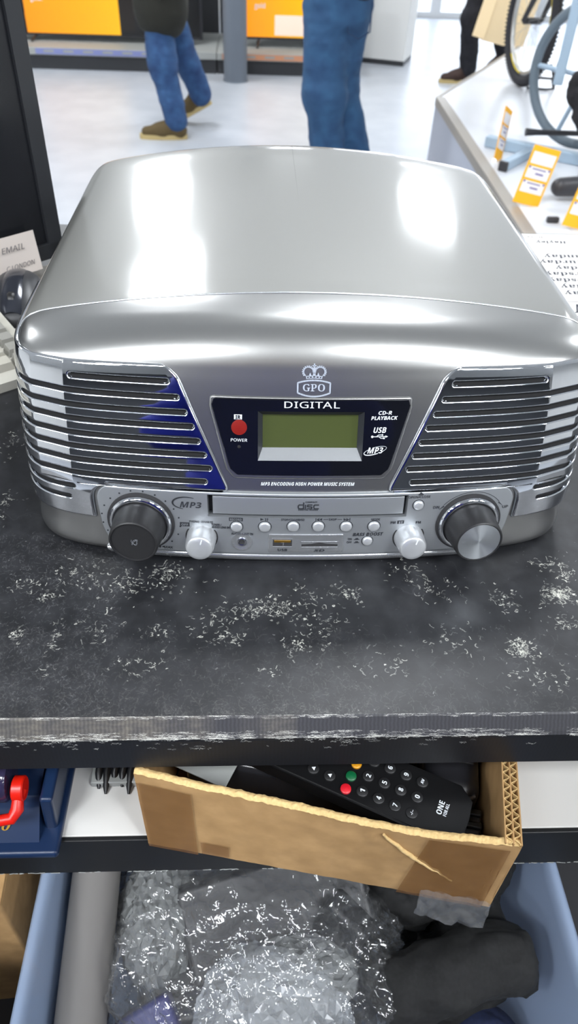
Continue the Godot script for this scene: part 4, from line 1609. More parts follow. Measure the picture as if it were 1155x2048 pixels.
# ---------------------------------------------------------------- things on the counter
func desk_things() -> void:
	# monitor: right lower corner near (-.245, 1.09, -.955), its left end nearer to us
	var dir := Vector3(-0.74, 0, 0.67).normalized()
	var t := thing("computer_monitor", "black flat computer monitor, switched off, with a note on its bezel", "monitor", Vector3(-0.257, TOP, -0.968) + dir * 0.22, atan2(-dir.z, dir.x) + PI)
	t.rotation.y = atan2(dir.x, dir.z) + PI / 2     # local +x runs to the right-hand corner
	var b := MB.new()
	rbox(b, xf(Vector3(0, 0.185, -0.010)), Vector3(0.44, 0.33, 0.028), 0.005)
	put(b, "casing", M.monitor_black, t)
	b = MB.new()
	frame_ring(b, xf(Vector3(0, 0.185, 0.002)), 0.22, 0.165, 0.019, 0.009)
	put(b, "bezel", M.monitor_black, t)
	b = MB.new()
	rbox(b, xf(Vector3(0, 0.185, 0.0045)), Vector3(0.404, 0.294, 0.002), 0.0005, 1)
	put(b, "screen", M.screen_off, t)
	b = MB.new()
	rbox(b, xf(Vector3(0, 0.07, -0.055)), Vector3(0.07, 0.14, 0.03), 0.008)
	put(b, "neck", M.monitor_black, t)
	b = MB.new()
	lathe(b, Transform3D(Basis.from_scale(Vector3(1.25, 1, 0.9)), Vector3(0, 0, -0.09)), [Vector2(0.095, 0.0), Vector2(0.095, 0.006), Vector2(0.090, 0.011), Vector2(0.03, 0.016), Vector2(0.0, 0.016)], 48)
	put(b, "base", M.monitor_black, t)
	# handwritten note leaning on the bezel
	var n := thing("paper_note", "small off-white paper note with faint pencil handwriting, stuck on monitor", "note", t.transform * Vector3(0.122, 0.012, 0.016), t.rotation.y)
	var sheet_b := MB.new()
	var rows := []
	for j in 7:
		var row := PackedVector3Array()
		for i in 12:
			var x := lerpf(-0.075, 0.058, i / 11.0)
			var y := lerpf(0.004, 0.052, j / 6.0)
			row.append(Vector3(x, y, 0.003 * sin(x * 30.0) * (1.0 - j / 6.0) + 0.004 * (1.0 - j / 6.0)))
		rows.append(row)
	grid(sheet_b, rows)
	var back := MB.new()
	for r in rows.size():
		for i in rows[r].size():
			rows[r][i].z -= 0.0004
	grid(sheet_b, rows, null, true)
	put(sheet_b, "sheet", M.note_paper, n)
	letters(n, "EMAIL", xf(Vector3(0.026, 0.038, 0.0042)), 0.030, 0.007, M.pencil, false, "Droid Sans", 0.15)
	letters(n, "C.LONDON", xf(Vector3(0.030, 0.016, 0.0062)), 0.038, 0.006, M.pencil, false, "Droid Sans", 0.2)
	# mat and mouse
	b = MB.new()
	rbox(b, xf(Vector3(0, 0.001, 0)), Vector3(0.16, 0.002, 0.15), 0.0009)
	var mm := solo(b, "mouse_mat", M.mat_grey, "beige-grey mouse mat lying under the dark mouse", "mouse mat", Vector3(-0.285, TOP, -0.862))
	mm.rotation.y = 0.72
	var mo := thing("computer_mouse", "dark grey computer mouse with glossy centre strip beside the keyboard", "mouse", Vector3(-0.287, TOP + 0.002, -0.850), PI + 0.12)
	b = MB.new()
	rows = []
	for j in 15:
		var a := j / 14.0
		var row := PackedVector3Array()
		for i in 41:
			var f := TAU * i / 40.0
			var c := cos(f)
			var s := sin(f)
			var w := 0.034 * (1.0 + 0.10 * s)
			var l := 0.058
			var q := sqrt(maxf(0.0, 1.0 - pow(a, 2.6)))
			var hh := 0.036 * (1.0 - 0.30 * maxf(s, 0.0) * q)
			row.append(Vector3(signf(c) * pow(absf(c), 0.75) * w * q, hh * a, -signf(s) * pow(absf(s), 0.8) * l * q))
		rows.append(row)
	grid(b, rows)
	put(b, "shell", M.mouse_grey, mo)
	b = MB.new()
	rows = []
	for j in 24:
		var z := lerpf(-0.052, 0.040, j / 23.0)
		var row := PackedVector3Array()
		for i in 9:
			var x := lerpf(-0.0115, 0.0115, i / 8.0)
			var q := sqrt(maxf(0.0, 1.0 - pow(z / 0.0585, 2.0) - pow(x / 0.034, 2.0)))
			var hh := 0.036 * (1.0 - 0.30 * maxf(-z / 0.058, 0.0) * 0.7)
			row.append(Vector3(x, hh * pow(q, 0.75) + 0.0012 - 0.0012 * pow(absf(x) / 0.0115, 4.0), z))
		rows.append(row)
	grid(b, rows, null, true)
	put(b, "centre_strip", M.mouse_gloss, mo)
	b = MB.new()
	lathe(b, Transform3D(Basis(Vector3.FORWARD, PI / 2), Vector3(-0.0045, 0.0215, -0.030)), [Vector2(0.0, 0.0), Vector2(0.0085, 0.0003), Vector2(0.0098, 0.002), Vector2(0.0098, 0.007), Vector2(0.0085, 0.0087), Vector2(0.0, 0.009)], 24)
	put(b, "scroll_wheel", M.knob_black, mo)
	# keyboard: its right end shows beside the music centre
	var kd := Vector3(-0.81, 0, 0.585).normalized()
	var kb := thing("computer_keyboard", "ivory computer keyboard partly hidden by the silver music centre", "keyboard", Vector3(-0.225, TOP, -0.70))
	kb.basis = Basis(-kd, Vector3.UP, (-kd).cross(Vector3.UP))    # local +x to the right-hand end, +z to the typist
	b = MB.new()
	var side := PackedVector2Array([Vector2(-0.012, 0.0), Vector2(0.165, 0.0), Vector2(0.168, 0.004), Vector2(0.168, 0.024), Vector2(0.160, 0.030), Vector2(0.140, 0.027), Vector2(0.0, 0.014), Vector2(-0.012, 0.010)])
	prism(b, Transform3D(Basis(Vector3(0, 0, -1), Vector3(0, 1, 0), Vector3(1, 0, 0)), Vector3(-0.455, 0, 0)), side, 0.455, true)
	put(b, "tray", M.keyboard_ivory, kb)
	var cap := MB.new()
	key_cap(cap, 0.0172, 0.0172)
	var cap_mesh := cap.mesh()
	for r in 6:
		for c in 22:
			var x := -0.018 - c * 0.0195 - (0.006 if c > 3 else 0.0) - (0.006 if c > 6 else 0.0)
			var z := -0.010 - r * 0.0205 - (0.010 if r == 5 else 0.0)
			if x < -0.442 or (c > 3 and c < 7 and r in [0, 2]):
				continue
			var o := put(cap_mesh, "key", M.key_grey if (c % 4 == 0 or r == 5) else M.key_ivory, kb)
			o.position = Vector3(x, 0.0135 - z * 0.093, z)
			o.rotation.x = 0.093
	# rota sheet, its writing turned to the customers
	var sh := thing("opening_hours_sheet", "white printed sheet listing weekdays, upside down, beside the music centre", "paper sheet", Vector3(0.503, TOP + 0.0004, -0.9755), PI)
	b = MB.new()
	rbox(b, xf(Vector3(0, 0.0003, 0)), Vector3(0.210, 0.0006, 0.270), 0.0002, 1)
	put(b, "sheet", M.paper, sh)
	var flat := Basis(Vector3.RIGHT, -PI / 2)
	var lines := ["Monday", "Tuesday", "Wednesday", "Thursday", "Friday", "Saturday", "Sunday"]
	var wide := [0.072, 0.074, 0.100, 0.086, 0.058, 0.082, 0.068]
	var ends := [0.093, 0.092, 0.103, 0.102, 0.081, 0.098, 0.086]
	for k in 7:
		letters(sh, lines[k], Transform3D(flat, Vector3(ends[k] - wide[k] * 0.5, 0.0007, -0.0647 + k * 0.0198)), wide[k], 0.0165, M.ink, true, "Droid Serif", 0.2)
	letters(sh, "Hayley", Transform3D(flat, Vector3(0.060, 0.0007, 0.1055)), 0.046, 0.0130, M.ink, true, "Droid Serif", 0.2)
	letters(sh, "Rota", Transform3D(flat, Vector3(0.080, 0.0007, 0.1225)), 0.026, 0.0070, M.pencil, false, "Droid Serif", 0.2)
	b = MB.new()
	ribbon(b, Transform3D(flat, Vector3(0, 0.0006, 0)), [Vector2(-0.1, 0.091), Vector2(0.103, 0.091), Vector2(0.103, 0.131), Vector2(-0.1, 0.131), Vector2(-0.1, 0.091)], 0.0010)
	put(b, "ruled_box", M.ink, sh)
	letters(sh, "N", Transform3D(flat, Vector3(0.084, 0.0007, -0.110)), 0.022, 0.024, M.ink, true, "Droid Serif", 0.3)

func key_cap(b: MB, w: float, d: float) -> void:
	var lo := [Vector3(-w / 2, 0, d / 2), Vector3(w / 2, 0, d / 2), Vector3(w / 2, 0, -d / 2), Vector3(-w / 2, 0, -d / 2)]
	var hi := []
	for p in lo:
		hi.append(Vector3(p.x * 0.74, 0.0085, p.z * 0.78 - 0.0006))
	b.face(hi)
	for k in 4:
		b.face([lo[k], lo[(k + 1) % 4], hi[(k + 1) % 4], hi[k]])

# ---------------------------------------------------------------- cardboard box of remotes, and its neighbours on the shelf
func card_wall(len: float, hgt: Callable, thick: float, bulge: float, nx := 60, crease := 0.0) -> Array:   # faces +z; returns [outer and inner skins, torn top edge]
	var skin := MB.new()
	var torn := MB.new()
	var rows := []
	var inner := []
	for j in 13:
		var r := PackedVector3Array()
		var q := PackedVector3Array()
		for i in nx + 1:
			var x := len * i / nx
			var f := j / 12.0
			var y: float = hgt.call(x) * f
			var z := bulge * sin(PI * x / len) * f + 0.0007 * grain.get_noise_2d(x * 400, y * 500)
			if crease > 0.0:
				var c := absf((x - len * 0.70) * 0.62 + (y - 0.070) * 0.78)
				if x > len * 0.62 and x < len * 0.98:
					z += crease * maxf(0.0, 1.0 - c / 0.003)
			for o in [0.36, 0.62]:
				z -= 0.0007 * maxf(0.0, 1.0 - absf(f - o - 0.02 * sin(x * 20.0)) / 0.04)
			r.append(Vector3(x, y, z))
			q.append(Vector3(x, y, z - thick))
		rows.append(r)
		inner.append(q)
	grid(skin, rows)
	grid(skin, inner, null, true)
	var ends := [[], []]
	for j in 13:
		ends[0].append(PackedVector3Array([inner[j][0], rows[j][0]]))
		ends[1].append(PackedVector3Array([rows[j][nx], inner[j][nx]]))
	grid(skin, ends[0])
	grid(skin, ends[1])
	var lip := []
	for f in [0.0, 0.12, 0.35, 0.6, 0.85, 1.0]:
		var r := PackedVector3Array()
		for i in nx * 3 + 1:
			var a := float(i) / 3.0
			var k := mini(int(a), nx - 1)
			var p: Vector3 = rows[12][k].lerp(rows[12][k + 1], a - k)
			r.append(p + Vector3(0, 0.0016 * sin(PI * f) + 0.0012 * grain.get_noise_2d(p.x * 2600, f * 90) * (0.3 + sin(PI * f)), -thick * f + 0.0006 * grain.get_noise_2d(p.x * 1800 + 50, f * 60)))
		lip.append(r)
	grid(torn, lip)
	return [skin, torn]

func fluted_edge(b: MB, len: float, y: float, thick: float, turns: int) -> void:   # the wavy middle of corrugated board, seen on its cut edge, along -z
	for layer in 2:
		var pts := []
		for k in turns * 8 + 1:
			var z := -len * k / (turns * 8.0)
			pts.append(Vector2(-z, (thick * 0.25 + layer * thick * 0.5) + thick * 0.20 * sin(TAU * k / 8.0 + layer)))
		for k in pts.size() - 1:
			var p: Vector2 = pts[k]
			var q: Vector2 = pts[k + 1]
			for e in 2:
				var o := 0.00035 * (e * 2 - 1)
				b.face([Vector3(p.y + o, y - 0.012, -p.x), Vector3(p.y + o, y, -p.x), Vector3(q.y + o, y, -q.x), Vector3(q.y + o, y - 0.012, -q.x)])
			b.face([Vector3(p.y - 0.00035, y, -p.x), Vector3(p.y + 0.00035, y, -p.x), Vector3(q.y + 0.00035, y, -q.x), Vector3(q.y - 0.00035, y, -q.x)])

func box_and_remotes() -> void:
	var floor_y := 0.9085
	var yaw := -atan2(-0.053, 0.261)
	yaw = -atan2(0.053, 0.261)
	var t := thing("cardboard_box", "worn brown cardboard box with a torn rim, full of remote controls", "box", Vector3(-0.0835, floor_y, -0.263), yaw)
	var L := 0.2665
	var D := 0.24
	var hf := func(x: float) -> float: return 0.1050 + 0.003 * sin(x * 21.0) + 0.0045 * smoothstep(0.05, 0.0, x) - 0.004 * smoothstep(0.10, 0.20, x) + 0.0030 * smoothstep(0.2, 0.26, x) + 0.0012 * grain.get_noise_1d(x * 900)
	var w := card_wall(L, hf, 0.0055, 0.004, 90, 0.0016)
	var front := put(w[0], "front_wall", M.cardboard, t)
	put(w[1], "torn_edge", M.cardboard_torn, front)
	# right-hand wall: double board with flutes on its cut edge
	var rw := Node3D.new()
	rw.name = "side_wall"
	t.add_child(rw, true)
	rw.position = Vector3(L - 0.0005, 0, 0)
	var b := MB.new()
	for x in [-0.0105, -0.0052, 0.0]:
		rbox(b, xf(Vector3(x, 0.0525, -D / 2)), Vector3(0.0011, 0.105, D), 0.0003, 1)
	put(b, "liner", M.cardboard, rw)
	b = MB.new()
	fluted_edge(b, D, 0.1046, 0.0105, 36)
	var fl := put(b, "flutes", M.cardboard_torn, rw)
	fl.position.x = -0.0105
	# left, back, base
	b = MB.new()
	rbox(b, xf(Vector3(0.003, 0.054, -D / 2 - 0.004)), Vector3(0.006, 0.108, D - 0.008), 0.001, 1)
	put(b, "side_wall", M.cardboard, t)
	b = MB.new()
	rbox(b, xf(Vector3(L / 2, 0.054, -D + 0.003)), Vector3(L - 0.012, 0.108, 0.006), 0.001, 1)
	put(b, "back_wall", M.cardboard, t)
	b = MB.new()
	rbox(b, xf(Vector3(L / 2, 0.002, -D / 2)), Vector3(L - 0.014, 0.004, D - 0.014), 0.001, 1)
	put(b, "base", M.cardboard, t)
	# tape over the front: a wide strip at each end and a scrap low on the left
	for o in [[0.001, 0.040, 0.0, 0.1], [0.196, 0.064, 0.0, 0.098], [0.044, 0.022, 0.004, 0.024]]:
		b = MB.new()
		var rows := []
		for j in 9:
			var r := PackedVector3Array()
			for i in 13:
				var x: float = o[0] + o[1] * i / 12.0 + (0.010 * (j / 8.0) if o[0] > 0.1 else 0.0) * (1.0 - i / 12.0)
				var y: float = o[2] + (o[3] - o[2]) * j / 8.0
				r.append(Vector3(x, y, 0.0016 + 0.004 * sin(PI * x / L) * (y / 0.105)))
			rows.append(r)
		grid(b, rows)
		put(b, "packing_tape", M.brown_tape, front)
	# a long tear in the top layer of the front wall
	b = MB.new()
	var tear := []
	var tw := []
	for k in 22:
		var f := k / 21.0
		var x := lerpf(0.176, 0.232, f) + 0.0015 * grain.get_noise_1d(k * 40)
		var y := lerpf(0.094, 0.036, pow(f, 0.85)) + 0.002 * grain.get_noise_1d(k * 50 + 300)
		tear.append(Vector3(x, y, 0.0008 + 0.004 * sin(PI * x / L) * (y / 0.105)))
		tw.append(0.0012 * (0.5 + sin(PI * minf(f + 0.1, 1.0))))
	tube(b, tear, tw, 8)
	put(b, "torn_crease", M.cardboard_torn, front)
	# loose clear tape hanging from the lower right corner
	b = MB.new()
	var rows := []
	for j in 8:
		var r := PackedVector3Array()
		for i in 12:
			var x := lerpf(0.213, 0.266, i / 11.0)
			var f := j / 7.0
			r.append(Vector3(x, 0.014 - 0.036 * f + 0.003 * grain.get_noise_2d(i * 17, j * 23), 0.002 + 0.006 * f + 0.004 * grain.get_noise_2d(i * 30 + 7, j * 40)))
		rows.append(r)
	grid(b, rows)
	put(b, "loose_tape", M.clear_tape, t, "crumpled clear tape hanging from the box corner")
	# what is in the box
	var in_y := floor_y + 0.004
	b = MB.new()
	rbox(b, xf(Vector3(0, 0.030, 0)), Vector3(0.134, 0.060, 0.130), 0.006)
	rbox(b, xf(Vector3(-0.005, 0.0615, 0.048)), Vector3(0.110, 0.004, 0.007), 0.0018)
	var dev := thing("black_device", "glossy black box-shaped device with a raised ridge, lying in the cardboard box", "device", Vector3(0.024, in_y, -0.350), yaw - 0.02)
	put(b, "casing", M.device_black, dev)
	b = MB.new()
	rbox(b, xf(Vector3(0, 0.0012, 0)), Vector3(0.055, 0.0015, 0.030), 0.0006)
	var sc := solo(b, "grey_card", M.scrap_grey, "small pale grey card lying at the box's left end", "card", Vector3(-0.040, in_y + 0.0605, -0.299))
	sc.rotation = Vector3(0.0, yaw - 0.25, 0.0)
	remote_black(Vector3(0.0955, in_y + 0.0640, -0.2670))
	remote_grey(Vector3(0.1625, in_y, -0.331))
	var pl := thing("ribbed_plug", "black ribbed plug in the box's right corner beside the remotes", "plug", Vector3(0.1575, in_y, -0.2470), yaw)
	b = MB.new()
	rbox(b, xf(Vector3(0, 0.026, 0)), Vector3(0.022, 0.052, 0.030), 0.003)
	put(b, "body", M.device_black, pl)
	for k in 3:
		b = MB.new()
		rbox(b, xf(Vector3(0.0, 0.0525, -0.010 + k * 0.0095)), Vector3(0.022, 0.004, 0.0055), 0.0016)
		put(b, "rib", M.remote_black, pl)
	navy_case()
	# pronged black piece on a grey card, further back on the shelf
	var cb := thing("black_pronged_comb", "black plastic piece with five blunt prongs, behind the cardboard box", "comb", Vector3(-0.116, floor_y, -0.325))
	b = MB.new()
	rbox(b, xf(Vector3(0.0, 0.0105, -0.012)), Vector3(0.036, 0.006, 0.026), 0.002)
	put(b, "back", M.bag_dark, cb)
	for k in 5:
		b = MB.new()
		tube(b, [Vector3(-0.014 + k * 0.007, 0.0105, -0.004), Vector3(-0.014 + k * 0.0066, 0.008, 0.006), Vector3(-0.0135 + k * 0.0064, 0.004, 0.012 + 0.004 * sin(k * 2.0)), Vector3(-0.0132 + k * 0.0063, 0.0014, 0.0165 + 0.005 * sin(k * 2.0))], [0.0031, 0.0031, 0.0026, 0.0010], 10)
		put(b, "prong", M.bag_dark, cb)
	b = MB.new()
	rbox(b, xf(Vector3(0.0, 0.0035, -0.006)), Vector3(0.040, 0.007, 0.040), 0.001)
	put(b, "backing_card", M.scrap_grey, cb)

func remote_black(at: Vector3) -> void:
	# local +x points to the branded end, -z to the top of the digits
	var t := thing("remote_control", "black universal remote with four coloured keys, topmost in the cardboard box", "remote control", at, -atan2(0.447, 0.894))
	var b := MB.new()
	var out := PackedVector2Array()
	var hw := 0.0235
	for p in [[-0.118, -hw * 0.98], [0.052, -hw], [0.0625, -hw + 0.009], [0.0635, 0.0], [0.0625, hw - 0.009], [0.052, hw], [-0.118, hw * 0.98]]:
		out.append(Vector2(p[0], p[1]))
	prism(b, Transform3D(Basis(Vector3(1, 0, 0), Vector3(0, 0, -1), Vector3(0, 1, 0)), Vector3.ZERO), out, 0.0135)
	var lid := PackedVector2Array()
	for p in out:
		lid.append(Vector2(p.x * 0.985, p.y * 0.93))
	prism(b, Transform3D(Basis(Vector3(1, 0, 0), Vector3(0, 0, -1), Vector3(0, 1, 0)), Vector3(0, 0.0135, 0)), lid, 0.0010)
	put(b, "casing", M.remote_black, t)
	var flat := Basis(Vector3(0, 0, -1), Vector3(-1, 0, 0), Vector3(0, 1, 0))     # digits read across the remote
	var btn := MB.new()
	lathe(btn, Transform3D(), [Vector2(0.0044, 0.0), Vector2(0.0042, 0.0009), Vector2(0.0034, 0.0013), Vector2(0, 0.0014)], 20)
	var bm := btn.mesh()
	var glyph := ["1", "2", "3", "4", "5", "6", "7", "8", "9", "-/--", "0", "AV"]
	for k in 12:
		var p := Vector3((k / 3 - 1) * 0.0125, 0.0145, (1 - k % 3) * 0.0130)
		var o := put(bm, "key", M.remote_key, t)
		o.position = p
		letters(o, glyph[k], Transform3D(flat, Vector3(0, 0.0013, 0)), 0.0024 if k < 9 or k == 10 else 0.004, 0.0036 if k < 9 or k == 10 else 0.0022, M.print_white, true)
	var tone := [M.key_red, M.key_green, M.key_yellow, M.key_blue]
	var dome := MB.new()
	lathe(dome, Transform3D(), [Vector2(0.0040, 0.0), Vector2(0.0039, 0.0012), Vector2(0.0030, 0.0018), Vector2(0, 0.0020)], 20)
	var dm := dome.mesh()
	for k in 4:
		var o := put(dm, "colour_key", tone[k], t)
		o.position = Vector3(-0.0240, 0.0145, 0.0165 - k * 0.0110)
	for k in 4:
		var o := put(bm, "key", M.remote_key, t)
		o.position = Vector3(-0.0385 - 0.013 * (k / 2), 0.0145, 0.0120 - (k % 2) * 0.020)
		b = MB.new()
		prism(b, Transform3D(flat, Vector3(0, 0.0013, 0)), PackedVector2Array([Vector2(-0.0016, -0.0012), Vector2(0.0016, -0.0012), Vector2(0, 0.0016)]), 0.0002)
		put(b, "arrow", M.print_white, o)
	letters(t, "ONE", Transform3D(flat, Vector3(0.0425, 0.0145, 0.000)), 0.0105, 0.0040, M.print_white, true)
	letters(t, "FOR ALL", Transform3D(flat, Vector3(0.0468, 0.0145, 0.000)), 0.0100, 0.0024, M.print_white, true)

func remote_grey(at: Vector3) -> void:
	var t := thing("remote_control", "dark grey rounded remote with a bright lower rim, standing deeper in the box", "remote control", at, -0.20)
	var b := MB.new()
	rbox(b, xf(Vector3(0, 0.031, 0)), Vector3(0.044, 0.062, 0.135), 0.014, 5)
	put(b, "casing", M.remote_grey, t)
	b = MB.new()
	var arc := []
	for k in 13:
		var x := lerpf(-0.017, 0.017, k / 12.0)
		arc.append(Vector3(x, 0.0565, 0.0655 - 0.004 * pow(x / 0.017, 4.0)))
	tube(b, arc, 0.0018, 8)
	put(b, "rim", M.remote_rim, t)
	for k in 4:
		b = MB.new()
		rbox(b, xf(Vector3(-0.010 + 0.020 * (k % 2), 0.0622, 0.036 - 0.017 * (k / 2))), Vector3(0.0125, 0.003, 0.007), 0.0013)
		put(b, "key", M.key_silver if k == 3 else M.remote_key, t)

func navy_case() -> void:
	var t := thing("tape_dispenser_case", "navy blue plastic case with a dark roller in a red clip, on the white shelf", "dispenser", Vector3(-0.229, 0.9085, -0.335))
	var b := MB.new()
	# open tray: base lip, walls
	rbox(b, xf(Vector3(0, 0.004, 0)), Vector3(0.155, 0.008, 0.165), 0.003)
	rbox(b, xf(Vector3(0.0705, 0.028, -0.008), 0, 0, -0.08), Vector3(0.010, 0.050, 0.140), 0.003)
	rbox(b, xf(Vector3(-0.0705, 0.028, -0.008), 0, 0, 0.08), Vector3(0.010, 0.050, 0.140), 0.003)
	put(b, "tray", M.case_navy, t)
	b = MB.new()
	var prof := PackedVector2Array([Vector2(-0.070, 0.006), Vector2(0.075, 0.006), Vector2(0.048, 0.034), Vector2(0.020, 0.040), Vector2(-0.070, 0.052)])
	prism(b, Transform3D(Basis(Vector3(0, 0, 1), Vector3(0, 1, 0), Vector3(-1, 0, 0)), Vector3(0.062, 0, 0)), prof, 0.124)
	put(b, "sloping_front", M.case_navy, t)
	b = MB.new()
	lathe(b, Transform3D(Basis(Vector3.FORWARD, PI / 2), Vector3(-0.055, 0.058, 0.046)), [Vector2(0, 0), Vector2(0.016, 0.0002), Vector2(0.0175, 0.002), Vector2(0.0175, 0.098), Vector2(0.016, 0.0998), Vector2(0, 0.1)], 36)
	put(b, "roller", M.roller_violet, t)
	b = MB.new()
	tube(b, [Vector3(-0.060, 0.046, 0.0735), Vector3(0.040, 0.046, 0.0735), Vector3(0.049, 0.047, 0.0725), Vector3(0.0525, 0.050, 0.067), Vector3(0.0525, 0.054, 0.061), Vector3(0.0525, 0.056, 0.055)], [0.0042, 0.0042, 0.0046, 0.0050, 0.0042, 0.0062], 12)
	lathe(b, Transform3D(Basis(Vector3.FORWARD, PI / 2), Vector3(0.048, 0.057, 0.054)), [Vector2(0, 0), Vector2(0.0085, 0.0002), Vector2(0.0095, 0.001), Vector2(0.0095, 0.008), Vector2(0.0085, 0.009), Vector2(0, 0.0092)], 24)
	put(b, "clip", M.clip_red, t, "bright orange-red plastic clip")
	letters(t, "s50", Transform3D(Basis(Vector3.RIGHT, -0.80), Vector3(0.030, 0.0185, 0.0640)), 0.020, 0.008, M.gold, true, "Droid Serif", 0.3)

# ---------------------------------------------------------------- plastic tub under the shelf
func rounded_loop(hx: float, hz: float, r: float, y: float, at: Vector3, per := 8) -> PackedVector3Array:
	var a := PackedVector3Array()
	var cs := [Vector2(hx - r, -hz + r), Vector2(-hx + r, -hz + r), Vector2(-hx + r, hz - r), Vector2(hx - r, hz - r)]
	for k in 4:
		for i in per + 1:
			var f := PI / 2 * (k + float(i) / per)
			a.append(at + Vector3(cs[k].x + r * cos(f), y, cs[k].y - r * sin(f)))
	a.append(a[0])
	return a

func crumpled(b: MB, mid: Vector3, rad: Vector3, nu: int, nv: int, amp: float, sd: int, cell_f: float, flat_base := -9.0) -> void:   # faceted film
	var fn := FastNoiseLite.new()
	fn.seed = sd
	fn.noise_type = FastNoiseLite.TYPE_CELLULAR
	fn.cellular_return_type = FastNoiseLite.RETURN_DISTANCE2_SUB
	fn.frequency = 1.0
	var fs := FastNoiseLite.new()
	fs.seed = sd + 1
	fs.frequency = 1.0
	fs.fractal_octaves = 2
	var rows := []
	var rng := RandomNumberGenerator.new()
	rng.seed = sd
	for j in nv + 1:
		var r := PackedVector3Array()
		var th := PI * j / nv
		for i in nu + 1:
			var ph := TAU * (i % nu) / nu
			var d := Vector3(-cos(th), sin(th) * cos(ph), sin(th) * sin(ph))
			var p := Vector3(d.x * rad.x, d.y * rad.y, d.z * rad.z)
			var q := p * cell_f
			var ridge := fn.get_noise_3d(q.x, q.y * 0.8, q.z)
			var fine := fn.get_noise_3d(q.x * 2.7 + 9, q.y * 2.2, q.z * 2.7)
			var big := fs.get_noise_3d(p.x * 7.0, p.y * 7.0, p.z * 7.0)
			var o := p * (1.0 + 0.22 * big) - d * (amp * (ridge + 0.55) + amp * 0.5 * (fine + 0.55))
			if j > 0 and j < nv and i % nu != 0:
				o += Vector3(rng.randfn(0, 1), rng.randfn(0, 1), rng.randfn(0, 1)) * amp * 0.10
			o.y = maxf(o.y, flat_base)
			r.append(mid + o)
		rows.append(r)
	for j in nv:
		for i in nu:
			var a: Vector3 = rows[j][i]
			var c: Vector3 = rows[j][i + 1]
			var e: Vector3 = rows[j + 1][i + 1]
			var g: Vector3 = rows[j + 1][i]
			if (i + j) % 2 == 0:
				if j > 0:
					b.face([a, c, e])
				if j < nv - 1:
					b.face([a, e, g])
			else:
				if j > 0:
					b.face([a, c, g])
				if j < nv - 1:
					b.face([c, e, g])

func film(b: MB, mid: Vector3, rad: Vector3, nu: int, nv: int, amp: float, sd: int, flat_base := -9.0) -> void:   # stretched plastic sheet with sharp creases
	var fn := FastNoiseLite.new()
	fn.seed = sd
	fn.frequency = 1.0
	fn.fractal_octaves = 3
	fn.fractal_type = FastNoiseLite.FRACTAL_RIDGED
	fn.fractal_gain = 0.65
	var fs := FastNoiseLite.new()
	fs.seed = sd + 1
	fs.frequency = 1.0
	fs.fractal_octaves = 2
	var rows := []
	for j in nv + 1:
		var r := PackedVector3Array()
		var th := PI * clampf(float(j) / nv, 0.004, 0.996)
		for i in nu + 1:
			var ph := TAU * (i % nu) / nu
			var d := Vector3(-cos(th), sin(th) * cos(ph), sin(th) * sin(ph))
			var p := d * rad
			var bend := fs.get_noise_3d(p.x * 9.0, p.y * 9.0, p.z * 9.0)
			var q := p + Vector3(bend, fs.get_noise_3d(p.y * 11.0, p.z * 11.0, p.x * 11.0), -bend) * 0.03
			var c := fn.get_noise_3d(q.x * 16.0, q.y * 26.0, q.z * 38.0)
			var c2 := fn.get_noise_3d(q.z * 52.0 + 5.0, q.x * 30.0, q.y * 44.0)
			var o := p * (1.0 + 0.16 * bend) + d * amp * (c + 0.55 * c2)
			o.y = maxf(o.y, flat_base)
			r.append(mid + o)
		rows.append(r)
	grid(b, rows)

